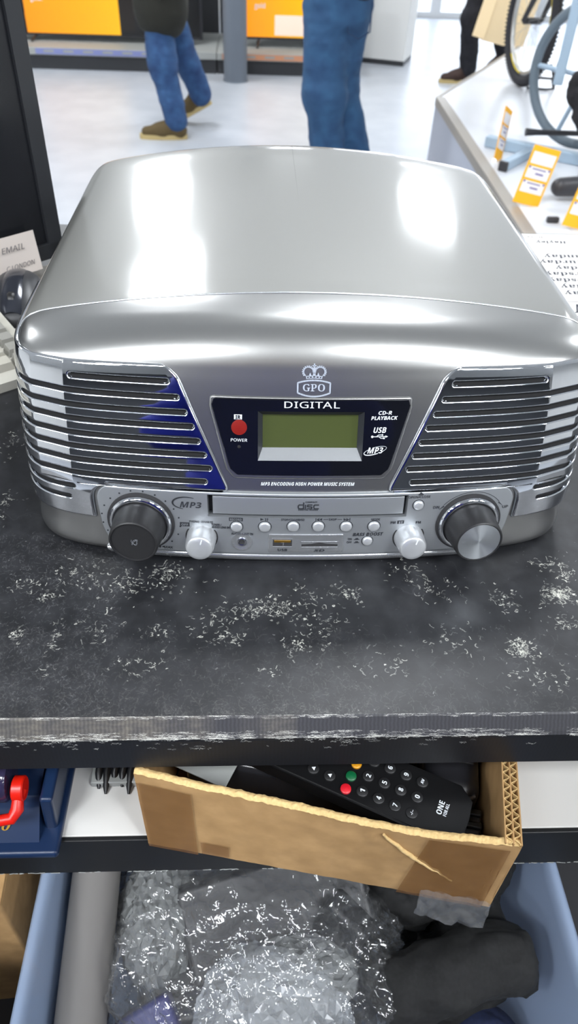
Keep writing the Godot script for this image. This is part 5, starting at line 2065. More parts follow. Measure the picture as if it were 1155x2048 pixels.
func tub_and_bag() -> void:
	var mid := Vector3(0.048, 0.516, -0.33)
	var t := thing("storage_tub", "translucent bluish plastic storage tub under the shelf, filled with bags", "tub", mid)
	var b := MB.new()
	var rows := []
	for o in [[0.0, 0.226, 0.236], [0.006, 0.230, 0.240], [0.225, 0.244, 0.254], [0.228, 0.252, 0.262], [0.236, 0.254, 0.264], [0.239, 0.251, 0.261], [0.238, 0.243, 0.253], [0.225, 0.2415, 0.2515], [0.010, 0.2275, 0.2375], [0.003, 0.222, 0.232]]:
		rows.append(rounded_loop(o[1], o[2], 0.035, o[0], Vector3.ZERO))
	grid(b, rows)
	put(b, "tub_wall", M.tub_plastic, t)
	b = MB.new()
	rbox(b, xf(Vector3(0, 0.0025, 0)), Vector3(0.42, 0.003, 0.44), 0.001, 1)
	put(b, "tub_base", M.tub_plastic, t)
	var bed := 0.520
	# the wrapped bundle: dark parts and paper inside milky wrap inside clear film
	var bag := thing("clear_plastic_bag", "large crumpled clear plastic bag stuffed with wrapped parts, in the tub", "plastic bag", Vector3(-0.005, bed, -0.262))
	b = MB.new()
	film(b, Vector3(0.0, 0.112, 0), Vector3(0.160, 0.145, 0.150), 260, 170, 0.007, 3, -0.108)
	put(b, "film", M.clear_film, bag)
	b = MB.new()
	film(b, Vector3(0.006, 0.106, 0.006), Vector3(0.145, 0.132, 0.136), 220, 140, 0.009, 8, -0.100)
	put(b, "inner_wrap", M.clear_film, bag)
	b = MB.new()
	crumpled(b, Vector3(0.030, 0.150, 0.060), Vector3(0.070, 0.062, 0.060), 60, 40, 0.012, 18, 30.0)
	put(b, "bubble_wrap", M.milky_film, bag)
	b = MB.new()
	rbox(b, xf(Vector3(0.028, 0.160, -0.035), 0.3, 0.5, 0.15), Vector3(0.190, 0.060, 0.095), 0.008)
	rbox(b, xf(Vector3(0.050, 0.120, 0.055), -0.4, -0.2, -0.2), Vector3(0.110, 0.060, 0.060), 0.008)
	rbox(b, xf(Vector3(-0.030, 0.085, -0.010), 0.1, 0.1, 0.1), Vector3(0.160, 0.120, 0.130), 0.010)
	rbox(b, xf(Vector3(0.085, 0.165, 0.000), 0.8, 0.1, -0.5), Vector3(0.030, 0.090, 0.050), 0.006)
	put(b, "dark_parts", M.bag_dark, bag)
	b = MB.new()
	crumpled(b, Vector3(-0.095, 0.130, -0.030), Vector3(0.036, 0.072, 0.060), 60, 40, 0.014, 12, 40.0)
	crumpled(b, Vector3(0.020, 0.130, 0.085), Vector3(0.070, 0.050, 0.035), 60, 40, 0.014, 13, 40.0)
	crumpled(b, Vector3(0.050, 0.170, 0.030), Vector3(0.050, 0.030, 0.030), 50, 30, 0.012, 14, 50.0)
	put(b, "packing_paper", M.bag_white, bag)
	b = MB.new()
	rbox(b, xf(Vector3(-0.092, 0.115, 0.060), 0.5, 0.35, 0.3), Vector3(0.060, 0.050, 0.050), 0.006)
	put(b, "blue_pack", M.bag_blue, bag)
	# twist of loose film rising at the back left
	b = MB.new()
	for k in 9:
		var a := k * 0.35
		var r := []
		for j in 7:
			var f := j / 6.0
			var row := PackedVector3Array()
			for i in 4:
				row.append(Vector3(-0.125 + 0.022 * k * 0.6 + 0.010 * sin(a + f * 4.0) + i * 0.006, 0.165 + 0.075 * f + 0.012 * sin(a * 2.0 + i), -0.050 - 0.070 * f + 0.009 * sin(a * 3.0 + i * 2.0 + f * 6.0)))
			r.append(row)
		grid(b, r)
	put(b, "loose_folds", M.clear_film, bag)
	# white paper roll and grey tube along the left wall
	b = MB.new()
	lathe(b, xf(Vector3(0, 0, 0), 0, -PI / 2 + 0.25), [Vector2(0, 0), Vector2(0.022, 0.0002), Vector2(0.024, 0.002), Vector2(0.024, 0.238), Vector2(0.022, 0.24), Vector2(0, 0.2402)], 28)
	solo(b, "grey_tube", M.bin_grey, "dull grey tube leaning along the tub's wall beside the clear bag", "tube", Vector3(-0.160, 0.665, -0.125))
	# folded black fabric at the right of the tub
	b = MB.new()
	nets(b, [[Vector3(0.164, 0.60, -0.24), Vector3(0.234, 0.62, -0.25), 0.055, 0.040], [Vector3(0.139, 0.700, -0.215), Vector3(0.239, 0.705, -0.235), 0.030, 0.036], [Vector3(0.164, 0.68, -0.33), Vector3(0.234, 0.70, -0.34), 0.052, 0.045], [Vector3(0.234, 0.66, -0.27), Vector3(0.239, 0.60, -0.30), 0.034, 0.034], [Vector3(0.169, 0.56, -0.30), Vector3(0.219, 0.56, -0.36), 0.045, 0.045]], 0.0055, 0.02, 0.010, 26.0)
	solo(b, "folded_black_garment", M.black_fabric, "soft black fabric garment folded over at the tub's right side", "garment")
	b = MB.new()
	nets(b, [[Vector3(0.194, 0.585, -0.155), Vector3(0.234, 0.600, -0.185), 0.050, 0.042], [Vector3(0.194, 0.57, -0.125), Vector3(0.229, 0.57, -0.130), 0.048, 0.044]], 0.006, 0.02, 0.007, 26.0)
	solo(b, "blue_fabric_bundle", M.blue_fabric, "dark blue cloth bundle lying under the black garment in the tub", "cloth")
	b = MB.new()
	rbox(b, xf(Vector3(0, 0.006, 0), -0.5, 0.0, 0.0), Vector3(0.075, 0.012, 0.045), 0.004)
	var w := solo(b, "black_wallet", M.black_fabric, "flat black pouch on the dark blue cloth bundle", "pouch", Vector3(0.190, 0.636, -0.150))
	w.rotation = Vector3(0.12, 0, -0.08)
	# neighbours of the tub
	var cb := thing("plain_carton", "plain brown carton standing left of the plastic tub", "box", Vector3(-0.345, 0.515, -0.36), 0.06)
	b = MB.new()
	rbox(b, xf(Vector3(0, 0.13, 0)), Vector3(0.22, 0.26, 0.20), 0.003)
	put(b, "body", M.cardboard, cb)
	for s in [-1, 1]:
		b = MB.new()
		rbox(b, xf(Vector3(0, 0.262, s * 0.051)), Vector3(0.22, 0.004, 0.098), 0.001, 1)
		put(b, "flap", M.cardboard, cb)
	var gb := thing("grey_waste_bin", "dull grey round bin in front of the brown carton", "bin", Vector3(-0.338, 0.515, -0.13))
	b = MB.new()
	lathe(b, Transform3D(), [Vector2(0.0, 0.0), Vector2(0.085, 0.0), Vector2(0.088, 0.004), Vector2(0.108, 0.200), Vector2(0.112, 0.203), Vector2(0.112, 0.210), Vector2(0.107, 0.210), Vector2(0.105, 0.2), Vector2(0.084, 0.006), Vector2(0, 0.005)], 48)
	put(b, "bucket", M.bin_grey, gb)

# ---------------------------------------------------------------- beyond the counter
func ring_pts(c: Vector3, u: Vector3, w: Vector3, r: float, n: int) -> Array:
	var a := []
	for k in n:
		a.append(c + u * (cos(TAU * k / n) * r) + w * (sin(TAU * k / n) * r))
	return a

func wheel(parent: Node3D, c: Vector3, u: Vector3, r: float, tyre_r: float, m_tyre: Material, m_rim: Material, knobs: bool, accent: Material = null) -> void:
	var ax := u.cross(Vector3.UP).normalized()
	var wn := Node3D.new()
	wn.name = "wheel"
	parent.add_child(wn, true)
	var b := MB.new()
	tube(b, ring_pts(c, u, Vector3.UP, r - tyre_r, 72), tyre_r, 14, true)
	if knobs:
		for k in 96:
			var a := TAU * k / 96
			var d := u * cos(a) + Vector3.UP * sin(a)
			var tg := -u * sin(a) + Vector3.UP * cos(a)
			for e in [-1.0, 0.0, 1.0]:
				var q: Vector3 = (d * (1.0 - 0.25 * absf(e)) + ax * e * 0.75).normalized()
				rbox(b, Transform3D(Basis(ax, q, ax.cross(q)), c + d * (r - tyre_r) + q * tyre_r + tg * (0.006 * e * e)), Vector3(0.012, 0.010, 0.011), 0.001, 1)
	put(b, "tyre", m_tyre, wn)
	b = MB.new()
	tube(b, ring_pts(c, u, Vector3.UP, r - tyre_r * 2.0 - 0.008, 72), 0.013, 10, true)
	put(b, "rim", m_rim, wn)
	if accent:
		for s in [-1.0, 1.0]:
			for q in 3:
				b = MB.new()
				var p := []
				for k in 10:
					var a := TAU * (q / 3.0) + 0.75 * k / 9.0 + 2.6
					p.append(c + (u * cos(a) + Vector3.UP * sin(a)) * (r - tyre_r * 2.0 - 0.009) + ax * s * 0.0125)
				tube(b, p, 0.0045, 6)
				put(b, "rim_decal", accent, wn)
	b = MB.new()
	for k in 28:
		var a := TAU * k / 28
		var d := u * cos(a) + Vector3.UP * sin(a)
		tube(b, [c + ax * (0.03 if k % 2 == 0 else -0.03) + d * 0.02, c + d * (r - tyre_r * 2.0 - 0.012)], 0.0011, 4)
	put(b, "spokes", M.rim_silver, wn)
	b = MB.new()
	tube(b, [c - ax * 0.055, c + ax * 0.055], 0.018, 14)
	put(b, "hub", M.bike_black, wn)

func display_plinth() -> void:
	var top := 0.40
	var plan := PackedVector2Array([Vector2(1.04, -2.35), Vector2(3.6, -2.35), Vector2(3.6, -6.6), Vector2(2.03, -6.6), Vector2(1.09, -4.95)])
	var t := thing("display_plinth", "low white display platform with a grey-brown metal edge trim", "platform")
	var lie := Basis(Vector3(1, 0, 0), Vector3(0, 0, 1), Vector3(0, -1, 0))
	var b := MB.new()
	prism(b, Transform3D(lie, Vector3(0, top - 0.03, 0)), plan, top - 0.031)
	put(b, "side", M.plinth_side, t)
	b = MB.new()
	prism(b, Transform3D(lie, Vector3(0, top, 0)), plan, 0.03)
	put(b, "deck", M.plinth_top, t)
	b = MB.new()
	for k in [[0, 4], [4, 3]]:
		var p: Vector2 = plan[k[0]]
		var q: Vector2 = plan[k[1]]
		var d := (q - p).normalized()
		var nrm := Vector2(-d.y, d.x)
		if nrm.dot(Vector2(2.2, -4.2) - p) < 0:
			nrm = -nrm
		var w := 0.055 if k[0] == 0 else 0.022
		var c := (p + q) * 0.5 + nrm * (w * 0.5 - 0.003)
		rbox(b, Transform3D(Basis(Vector3(d.x, 0, d.y), Vector3.UP, Vector3(d.x, 0, d.y).cross(Vector3.UP)), Vector3(c.x, top + 0.0015, c.y)), Vector3(p.distance_to(q), 0.006, w), 0.002)
		c = (p + q) * 0.5 - nrm * 0.002
		rbox(b, Transform3D(Basis(Vector3(d.x, 0, d.y), Vector3.UP, Vector3(d.x, 0, d.y).cross(Vector3.UP)), Vector3(c.x, top - 0.02, c.y)), Vector3(p.distance_to(q), 0.045, 0.004), 0.001)
	put(b, "edge_trim", M.plinth_trim, t)
	mountain_bike(top)
	exercise_bike(top)
	ticket(Vector3(1.137, top, -3.15), 0.0, -0.21, "orange price ticket standing nearest the platform's trim", 0.117, 0.225)
	ticket(Vector3(1.268, top, -2.90), 0.10, -0.24, "orange price ticket close to the black exercise bike foot", 0.117, 0.225)
	ticket(Vector3(1.165, top, -3.745), 0.98, -0.40, "orange price ticket turned edgeways, between the pale blue tubes", 0.117, 0.225)

func ticket(at: Vector3, yaw: float, lean: float, label: String, w: float, h: float) -> void:
	var t := thing("price_ticket", label, "price ticket", at, yaw, "price tickets on the display platform")
	var tilt := xf(Vector3(0, 0.006, 0), 0, -0.10, lean)
	var b := MB.new()
	rbox(b, tilt * xf(Vector3(0, h / 2, 0)), Vector3(w, h, 0.003), 0.001)
	put(b, "card", M.ticket_orange, t)
	for k in 3:
		b = MB.new()
		rbox(b, tilt * xf(Vector3(0, h * (0.80 - 0.245 * k), 0.0017)), Vector3(w * 0.84, h * 0.20, 0.0008), 0.0003, 1)
		var o := put(b, "printed_field", M.ticket_white, t)
		if k > 0:
			b = MB.new()
			for e in [-1, 1]:
				rbox(b, tilt * xf(Vector3(e * w * 0.37, h * (0.885 - 0.245 * k), 0.0022)), Vector3(0.009, 0.009, 0.0005), 0.0002, 1)
			rbox(b, tilt * xf(Vector3(0, h * (0.865 - 0.245 * k), 0.0022)), Vector3(w * 0.5, 0.005, 0.0004), 0.0002, 1)
			rbox(b, tilt * xf(Vector3(w * 0.06, h * (0.79 - 0.245 * k), 0.0022)), Vector3(w * 0.30, 0.007, 0.0004), 0.0002, 1)
			put(b, "print", M.ticket_ink, o)
	b = MB.new()
	rbox(b, xf(Vector3(0, 0.0048, -0.004)), Vector3(0.05, 0.008, 0.04), 0.002)
	put(b, "holder", M.window_glass, t)

func mountain_bike(top: float) -> void:
	var u := Vector3(-0.40, 0, -0.917).normalized()
	var c := Vector3(1.685, top + 0.352, -5.30)
	var steer := Vector3(-0.115, 0, -0.993).normalized()      # the front wheel is turned
	var t := thing("mountain_bike", "black and yellow mountain bike with knobbly tyres, standing on the platform", "bicycle")
	wheel(t, c, steer, 0.345, 0.030, M.tyre_black, M.rim_silver, true, M.bike_yellow)
	var rear := c - u * 1.08
	wheel(t, rear, u, 0.345, 0.030, M.tyre_black, M.rim_silver, true, M.bike_yellow)
	var ax := u.cross(Vector3.UP).normalized()
	var head := c - u * 0.20 + Vector3.UP * 0.46
	var head2 := c - u * 0.24 + Vector3.UP * 0.62
	var bb := rear + u * 0.42 - Vector3.UP * 0.04
	var seat := rear + u * 0.26 + Vector3.UP * 0.42
	var b := MB.new()
	var fx := steer.cross(Vector3.UP).normalized()
	for s in [-1.0, 1.0]:
		tube(b, [c + fx * 0.058 * s, c - u * 0.10 + Vector3.UP * 0.22 + ax * 0.060 * s, c - u * 0.185 + Vector3.UP * 0.42 + ax * 0.05 * s], [0.014, 0.020, 0.022], 12)
	tube(b, [head - ax * 0.06, head + ax * 0.06], 0.022, 12)
	put(b, "fork", M.bike_black, t)
	b = MB.new()
	tube(b, [head - Vector3.UP * 0.02, head2], 0.026, 14)
	tube(b, [head, bb], 0.027, 14)
	tube(b, [head2 - Vector3.UP * 0.03, seat], 0.021, 14)
	tube(b, [bb, seat + Vector3.UP * 0.06 - u * 0.02], 0.019, 14)
	for s in [-1.0, 1.0]:
		tube(b, [bb + ax * 0.03 * s, rear + ax * 0.062 * s], 0.011, 10)
		tube(b, [seat + ax * 0.02 * s, rear + ax * 0.062 * s], 0.010, 10)
	put(b, "frame", M.bike_yellow, t)
	b = MB.new()
	tube(b, [head2, head2 + Vector3.UP * 0.06 + u * 0.05], 0.016, 10)
	tube(b, [head2 + Vector3.UP * 0.06 + u * 0.05 - ax * 0.33, head2 + Vector3.UP * 0.07 + u * 0.05, head2 + Vector3.UP * 0.06 + u * 0.05 + ax * 0.33], 0.014, 10)
	put(b, "handlebar", M.bike_black, t)
	b = MB.new()
	tube(b, [seat, seat + Vector3.UP * 0.20 - u * 0.06], 0.014, 10)
	put(b, "seat_post", M.rim_silver, t)
	b = MB.new()
	nets(b, [[seat + Vector3.UP * 0.22 - u * 0.16, seat + Vector3.UP * 0.225 + u * 0.12, 0.055, 0.020]], 0.012, 0.02)
	put(b, "saddle", M.bike_black, t)
	b = MB.new()
	lathe(b, Transform3D(Basis(u, ax, u.cross(ax)), bb - ax * 0.003), [Vector2(0.06, 0), Vector2(0.095, 0.0), Vector2(0.098, 0.003), Vector2(0.095, 0.006), Vector2(0.06, 0.006)], 36)
	tube(b, [bb + ax * 0.06, bb + ax * 0.065 - Vector3.UP * 0.165], 0.010, 8)
	tube(b, [bb - ax * 0.06, bb - ax * 0.065 + Vector3.UP * 0.165], 0.010, 8)
	put(b, "crankset", M.bike_black, t)
	for s in [-1.0, 1.0]:
		b = MB.new()
		var at: Vector3 = bb + ax * 0.115 * s - Vector3.UP * 0.165 * s
		frame_ring(b, Transform3D(Basis(u, ax, u.cross(ax)), at - u.cross(ax) * 0.008), 0.045, 0.045, 0.010, 0.016)
		put(b, "pedal", M.bike_black, t)
	# wire wheel stand beside the front wheel
	var st := thing("bike_stand", "black wire floor stand holding the mountain bike's front wheel", "bike stand")
	b = MB.new()
	var q := Vector3(1.775, top, -5.235)
	tube(b, [q + Vector3(0.11, 0.006, 0.03), q + Vector3(0.10, 0.045, 0.0), q + Vector3(0.125, 0.19, -0.03), q + Vector3(0.165, 0.45, -0.06)], 0.008, 8)
	put(b, "upright", M.bike_black, st)
	b = MB.new()
	tube(b, [q + Vector3(-0.06, 0.009, 0.02), q + Vector3(0.05, 0.009, 0.05), q + Vector3(0.11, 0.010, 0.03), q + Vector3(0.12, 0.055, -0.02), q + Vector3(0.03, 0.055, -0.04), q + Vector3(-0.05, 0.030, -0.02)], 0.008, 8, true)
	tube(b, [q + Vector3(0.0, 0.052, -0.03), q + Vector3(0.01, 0.120, -0.05), q + Vector3(0.09, 0.125, -0.05), q + Vector3(0.11, 0.055, -0.02)], 0.008, 8)
	put(b, "loop", M.bike_black, st)

func exercise_bike(top: float) -> void:
	var t := thing("exercise_bike", "pale blue-grey framed exercise bike with black furry seat cover and grey flywheel", "exercise bike")
	var b := MB.new()
	# base tubes: two crossing square bars lying on the deck
	var bar := func(b2: MB, p: Vector3, q: Vector3, w: float) -> void:
		var d := (q - p).normalized()
		var s := d.cross(Vector3.UP).normalized()
		rbox(b2, Transform3D(Basis(d, s.cross(d), s), (p + q) * 0.5), Vector3(p.distance_to(q), w, w), 0.006)
	bar.call(b, Vector3(1.165, top + 0.026, -3.99), Vector3(1.70, top + 0.026, -3.62), 0.05)
	put(b, "base_bar", M.pale_blue, t)
	b = MB.new()
	bar.call(b, Vector3(1.155, top + 0.022, -3.60), Vector3(1.345, top + 0.022, -3.83), 0.042)
	put(b, "cross_bar", M.pale_blue, t)
	b = MB.new()
	bar.call(b, Vector3(1.148, top + 0.022, -3.592), Vector3(1.160, top + 0.022, -3.606), 0.045)
	put(b, "end_cap", M.bike_black, t)
	b = MB.new()
	bar.call(b, Vector3(1.425, 0.70, -3.90), Vector3(1.445, 1.40, -3.96), 0.045)
	put(b, "upright", M.pale_blue, t)
	# flywheel, seen nearly edge on
	var c := Vector3(1.585, top + 0.325, -3.97)
	var u := Vector3(-0.62, 0, -0.78).normalized()
	b = MB.new()
	tube(b, ring_pts(c, u, Vector3.UP, 0.295, 72), 0.023, 12, true)
	put(b, "flywheel_rim", M.wheel_grey, t)
	b = MB.new()
	for k in 5:
		var a := TAU * k / 5.0
		tube(b, [c, c + (u * cos(a) + Vector3.UP * sin(a)) * 0.29], 0.012, 8)
	put(b, "flywheel_spokes", M.pale_blue, t)
	b = MB.new()
	tube(b, [Vector3(1.335, top + 0.085, -3.93), Vector3(1.40, top + 0.085, -3.93), Vector3(1.65, top + 0.085, -3.93)], [0.018, 0.014, 0.012], 12)
	put(b, "pedal_axle", M.bike_black, t)
	# furry seat cover, post and broad black foot
	b = MB.new()
	nets(b, [[Vector3(1.52, top + 0.22, -3.62), Vector3(1.49, top + 0.33, -3.70), 0.075, 0.075], [Vector3(1.49, top + 0.33, -3.70), Vector3(1.66, top + 0.36, -3.72), 0.075, 0.10]], 0.012, 0.04, 0.02, 14.0)
	put(b, "seat_cover", M.fur_black, t)
	b = MB.new()
	tube(b, [Vector3(1.44, top + 0.075, -3.27), Vector3(1.46, top + 0.14, -3.34), Vector3(1.52, top + 0.26, -3.56)], [0.055, 0.050, 0.055], 16)
	put(b, "post", M.bike_black, t)
	b = MB.new()
	nets(b, [[Vector3(1.30, top + 0.053, -3.235), Vector3(1.46, top + 0.055, -3.26), 0.038, 0.043], [Vector3(1.46, top + 0.055, -3.26), Vector3(1.62, top + 0.053, -3.28), 0.043, 0.04]], 0.010, 0.03)
	put(b, "foot", M.bike_black, t)
	b = MB.new()
	bar.call(b, Vector3(1.175, top + 0.012, -2.97), Vector3(1.225, top + 0.012, -2.97), 0.022)
	solo(b, "black_block", M.bike_black, "small black block at the platform's near end beside the tickets", "block")

func screen_picture(wide: bool) -> ImageTexture:
	var w := 512
	var h := 288
	var im := Image.create_empty(w, h, false, Image.FORMAT_RGB8)
	for j in h:
		for i in w:
			var f := i / float(w)
			var g := j / float(h)
			var c := Color(1.0, 0.60 + 0.26 * f + 0.05 * (1.0 - g), 0.005 + 0.02 * (1.0 - g))
			if wide:
				if f < 0.083 + 0.006 * (1.0 - g) or f > 0.575:
					c = Color(0.012, 0.012, 0.016)
					var curve := 0.045 - 0.022 * sin(g * 9.0)
					if f < 0.083 and absf(f - curve) < 0.007:
						c = Color(0.75, 0.05, 0.04)
			im.set_pixel(i, j, c)
	return ImageTexture.create_from_image(im)

func television(x0: float, x1: float, y0: float, z: float, wide: bool, label: String) -> Node3D:
	var w := x1 - x0
	var h := w * 0.565
	var t := thing("television", label, "television", Vector3((x0 + x1) / 2, 0.165, z))
	var y := y0 - 0.165
	var b := MB.new()
	rbox(b, xf(Vector3(0, y + h / 2, -0.03)), Vector3(w, h, 0.05), 0.006)
	put(b, "casing", M.tv_black, t)
	b = MB.new()
	frame_ring(b, xf(Vector3(0, y + h / 2, -0.006)), w / 2, h / 2, 0.016, 0.010)
	put(b, "bezel", M.tv_black, t)
	var m := mat("screen_wide" if wide else "screen_plain", Color(0.02, 0.02, 0.02), 0.2)
	m.emission_enabled = true
	m.emission_operator = BaseMaterial3D.EMISSION_OP_MULTIPLY
	m.emission = Color(1, 1, 1)
	m.emission_texture = screen_picture(wide)
	m.emission_energy_multiplier = 1.7
	b = MB.new()
	var a := b.add(Vector3(-w / 2 + 0.015, y + 0.015, -0.004), Vector3(0, 0, 1), Vector2(0, 1))
	b.add(Vector3(w / 2 - 0.015, y + 0.015, -0.004), Vector3(0, 0, 1), Vector2(1, 1))
	b.add(Vector3(w / 2 - 0.015, y + h - 0.015, -0.004), Vector3(0, 0, 1), Vector2(1, 0))
	b.add(Vector3(-w / 2 + 0.015, y + h - 0.015, -0.004), Vector3(0, 0, 1), Vector2(0, 0))
	b.quad(a, a + 1, a + 2, a + 3)
	put(b, "screen", m, t, "lit screen showing an orange and yellow picture")
	for s in [-1.0, 1.0]:
		b = MB.new()
		tube(b, [Vector3(s * w * 0.36, y + 0.01, -0.03), Vector3(s * w * 0.38, 0.012, 0.09)], 0.009, 8)
		tube(b, [Vector3(s * w * 0.36, y + 0.01, -0.03), Vector3(s * w * 0.38, 0.012, -0.13)], 0.009, 8)
		put(b, "foot", M.tv_black, t)
	# the light of the lit screen
	var l := AreaLight3D.new()
	l.name = "screen_glow"
	l.area_size = Vector2(w * 0.5, h * 0.9)
	l.light_energy = 0.07
	l.light_color = Color(1.0, 0.72, 0.2)
	l.area_range = 14.0
	l.shadow_enabled = true
	l.rotation.y = PI
	l.rotation.y = 0.0
	l.position = Vector3(-w * 0.1 if wide else 0.0, y + h / 2, 0.004)
	t.add_child(l)
	return t

func televisions() -> void:
	# low stand, a bay for each set
	for o in [[-2.60, -0.33], [-0.33, 0.92]]:
		var x0: float = o[0]
		var x1: float = o[1]
		var first := x0 < -1.0
		var t := thing("television_stand", "low grey stand with a violet price strip under the wide television" if first else "low grey stand with an orange price strip beside the round post", "stand", Vector3((x0 + x1) / 2, 0, -7.78))
		var w := x1 - x0
		var b := MB.new()
		rbox(b, xf(Vector3(0, 0.055, 0.0)), Vector3(w - 0.01, 0.11, 0.84), 0.003)
		put(b, "base", M.stand_black, t)
		b = MB.new()
		rbox(b, xf(Vector3(0, 0.1375, 0)), Vector3(w - 0.005, 0.055, 0.90), 0.004)
		put(b, "top_board", M.stand_grey, t)
		b = MB.new()
		rbox(b, xf(Vector3(0, 0.80, -0.43)), Vector3(w - 0.01, 1.60, 0.03), 0.004)
		put(b, "back_board", M.stand_black, t)
		b = MB.new()
		rbox(b, xf(Vector3(0.22 if first else 0.0, 0.138, 0.4515)), Vector3(1.22 if first else 1.15, 0.042, 0.003), 0.001)
		var s := put(b, "price_strip", M.strip_violet if first else M.strip_orange, t)
		for k in 7:
			b = MB.new()
			rbox(b, xf(Vector3((0.22 if first else 0.0) - 0.5 + k * 0.165, 0.140, 0.4532)), Vector3(0.085, 0.018, 0.001), 0.0003, 1)
			put(b, "price_card", M.scrap_grey, s)
	var tv := television(-2.12, -0.46, 0.205, -7.62, true, "wide television left of the post with an orange picture and dark sides")
	letters(tv, "gold.", xf(Vector3(-0.56, 0.30, -0.003)), 0.10, 0.05, M.print_white, true)
	tv = television(-0.10, 0.90, 0.225, -7.62, false, "television right of the post with an orange-yellow picture and white box")
	var b := MB.new()
	rbox(b, xf(Vector3(-0.02, 0.165, -0.003)), Vector3(0.42, 0.15, 0.002), 0.0005, 1)
	put(b, "picture_box", M.ticket_white, tv)
	letters(tv, "gold", xf(Vector3(-0.36, 0.30, -0.003)), 0.09, 0.05, M.print_white, true)
	# round post
	var p := thing("round_post", "tall round grey steel post standing between the televisions", "post", Vector3(-0.165, 0, -7.13))
	b = MB.new()
	lathe(b, Transform3D(), [Vector2(0.098, 0.0), Vector2(0.098, CEIL)], 48)
	put(b, "shaft", M.post_grey, p)
	b = MB.new()
	lathe(b, Transform3D(), [Vector2(0.104, 0.0), Vector2(0.104, 0.006), Vector2(0.098, 0.010)], 48)
	put(b, "base_ring", M.post_grey, p)
	# white cabinet further back with a dark kick strip
	var c := thing("white_cabinet", "white display cabinet with a dark kick strip, behind the standing shopper", "cabinet", Vector3(1.24, 0, -8.12), -0.35)
	b = MB.new()
	rbox(b, xf(Vector3(0, 0.53, 0)), Vector3(0.44, 0.98, 0.40), 0.006)
	put(b, "body", M.wall_paint, c)
	b = MB.new()
	rbox(b, xf(Vector3(0, 0.02, 0)), Vector3(0.43, 0.04, 0.39), 0.002)
	put(b, "kick_strip", M.stand_black, c)

# ---------------------------------------------------------------- people
func hand_bones(wrist: Vector3, fwd: Vector3, palm: Vector3, curl: float) -> Array:   # palm: the way the palm faces
	var side := fwd.cross(palm).normalized()
	var o := [[wrist, wrist + fwd * 0.075, 0.022, 0.026], [wrist + fwd * 0.05 + side * 0.022, wrist + fwd * 0.085 + side * 0.026, 0.018, 0.012], [wrist + fwd * 0.05 - side * 0.022, wrist + fwd * 0.082 - side * 0.027, 0.018, 0.012]]
	var lens := [0.068, 0.078, 0.072, 0.056]
	for k in 4:
		var a: Vector3 = wrist + fwd * 0.085 + side * (0.030 - 0.020 * k)
		var d := fwd
		for j in 3:
			d = (d * cos(curl) + palm * sin(curl)).normalized()
			var e: Vector3 = a + d * lens[k] * [0.45, 0.32, 0.23][j]
			o.append([a, e, 0.0092 - j * 0.0008, 0.0086 - j * 0.0008])
			a = e
	var th: Vector3 = wrist + fwd * 0.025 + side * 0.022
	var t1: Vector3 = th + (fwd * 0.6 + side * 0.7 + palm * 0.3).normalized() * 0.042
	var t2: Vector3 = t1 + (fwd * 0.85 + side * 0.2 + palm * 0.4).normalized() * 0.034
	o.append([th, t1, 0.0135, 0.0110])
	o.append([t1, t2, 0.0108, 0.0088])
	return o

func shoe(parent: Node3D, heel: Vector3, toe: Vector3, m: Material, up := Vector3.UP) -> void:
	var s := Node3D.new()
	s.name = "shoe"
	parent.add_child(s, true)
	var f := (toe - heel).normalized()
	var l := heel.distance_to(toe)
	var r := f.cross(up).normalized()
	var n := r.cross(f)
	var b := MB.new()
	nets(b, [[heel + f * 0.045 + n * 0.050, heel + f * l * 0.55 + n * 0.046, 0.040, 0.040], [heel + f * l * 0.5 + n * 0.044, heel + f * (l - 0.048) + n * 0.040, 0.044, 0.034], [heel + f * 0.050 + n * 0.05, heel + f * 0.075 + n * 0.105, 0.041, 0.042], [heel + f * 0.085 + n * 0.095, heel + f * l * 0.60 + n * 0.058, 0.034, 0.034]], 0.009, 0.03)
	put(b, "upper", m, s)
	b = MB.new()
	var out := PackedVector2Array()
	for k in 29:
		var a := TAU * k / 28.0
		var x := l * 0.5 + cos(a) * l * 0.5
		var w := 0.043 + 0.006 * cos(a)
		out.append(Vector2(x, signf(sin(a)) * pow(absf(sin(a)), 0.6) * w))
	out.remove_at(28)
	prism(b, Transform3D(Basis(f, r, n * -1.0), heel + n * 0.028), out, 0.028, true)
	put(b, "sole", M.sole_cream, s)
	b = MB.new()
	for k in 4:
		var q := heel + f * (0.105 + 0.020 * k) + n * (0.112 - 0.013 * k)
		tube(b, [q - r * 0.024 - n * 0.012, q + n * 0.002, q + r * 0.024 - n * 0.012], 0.003, 6)
	put(b, "laces", M.sole_cream, s)

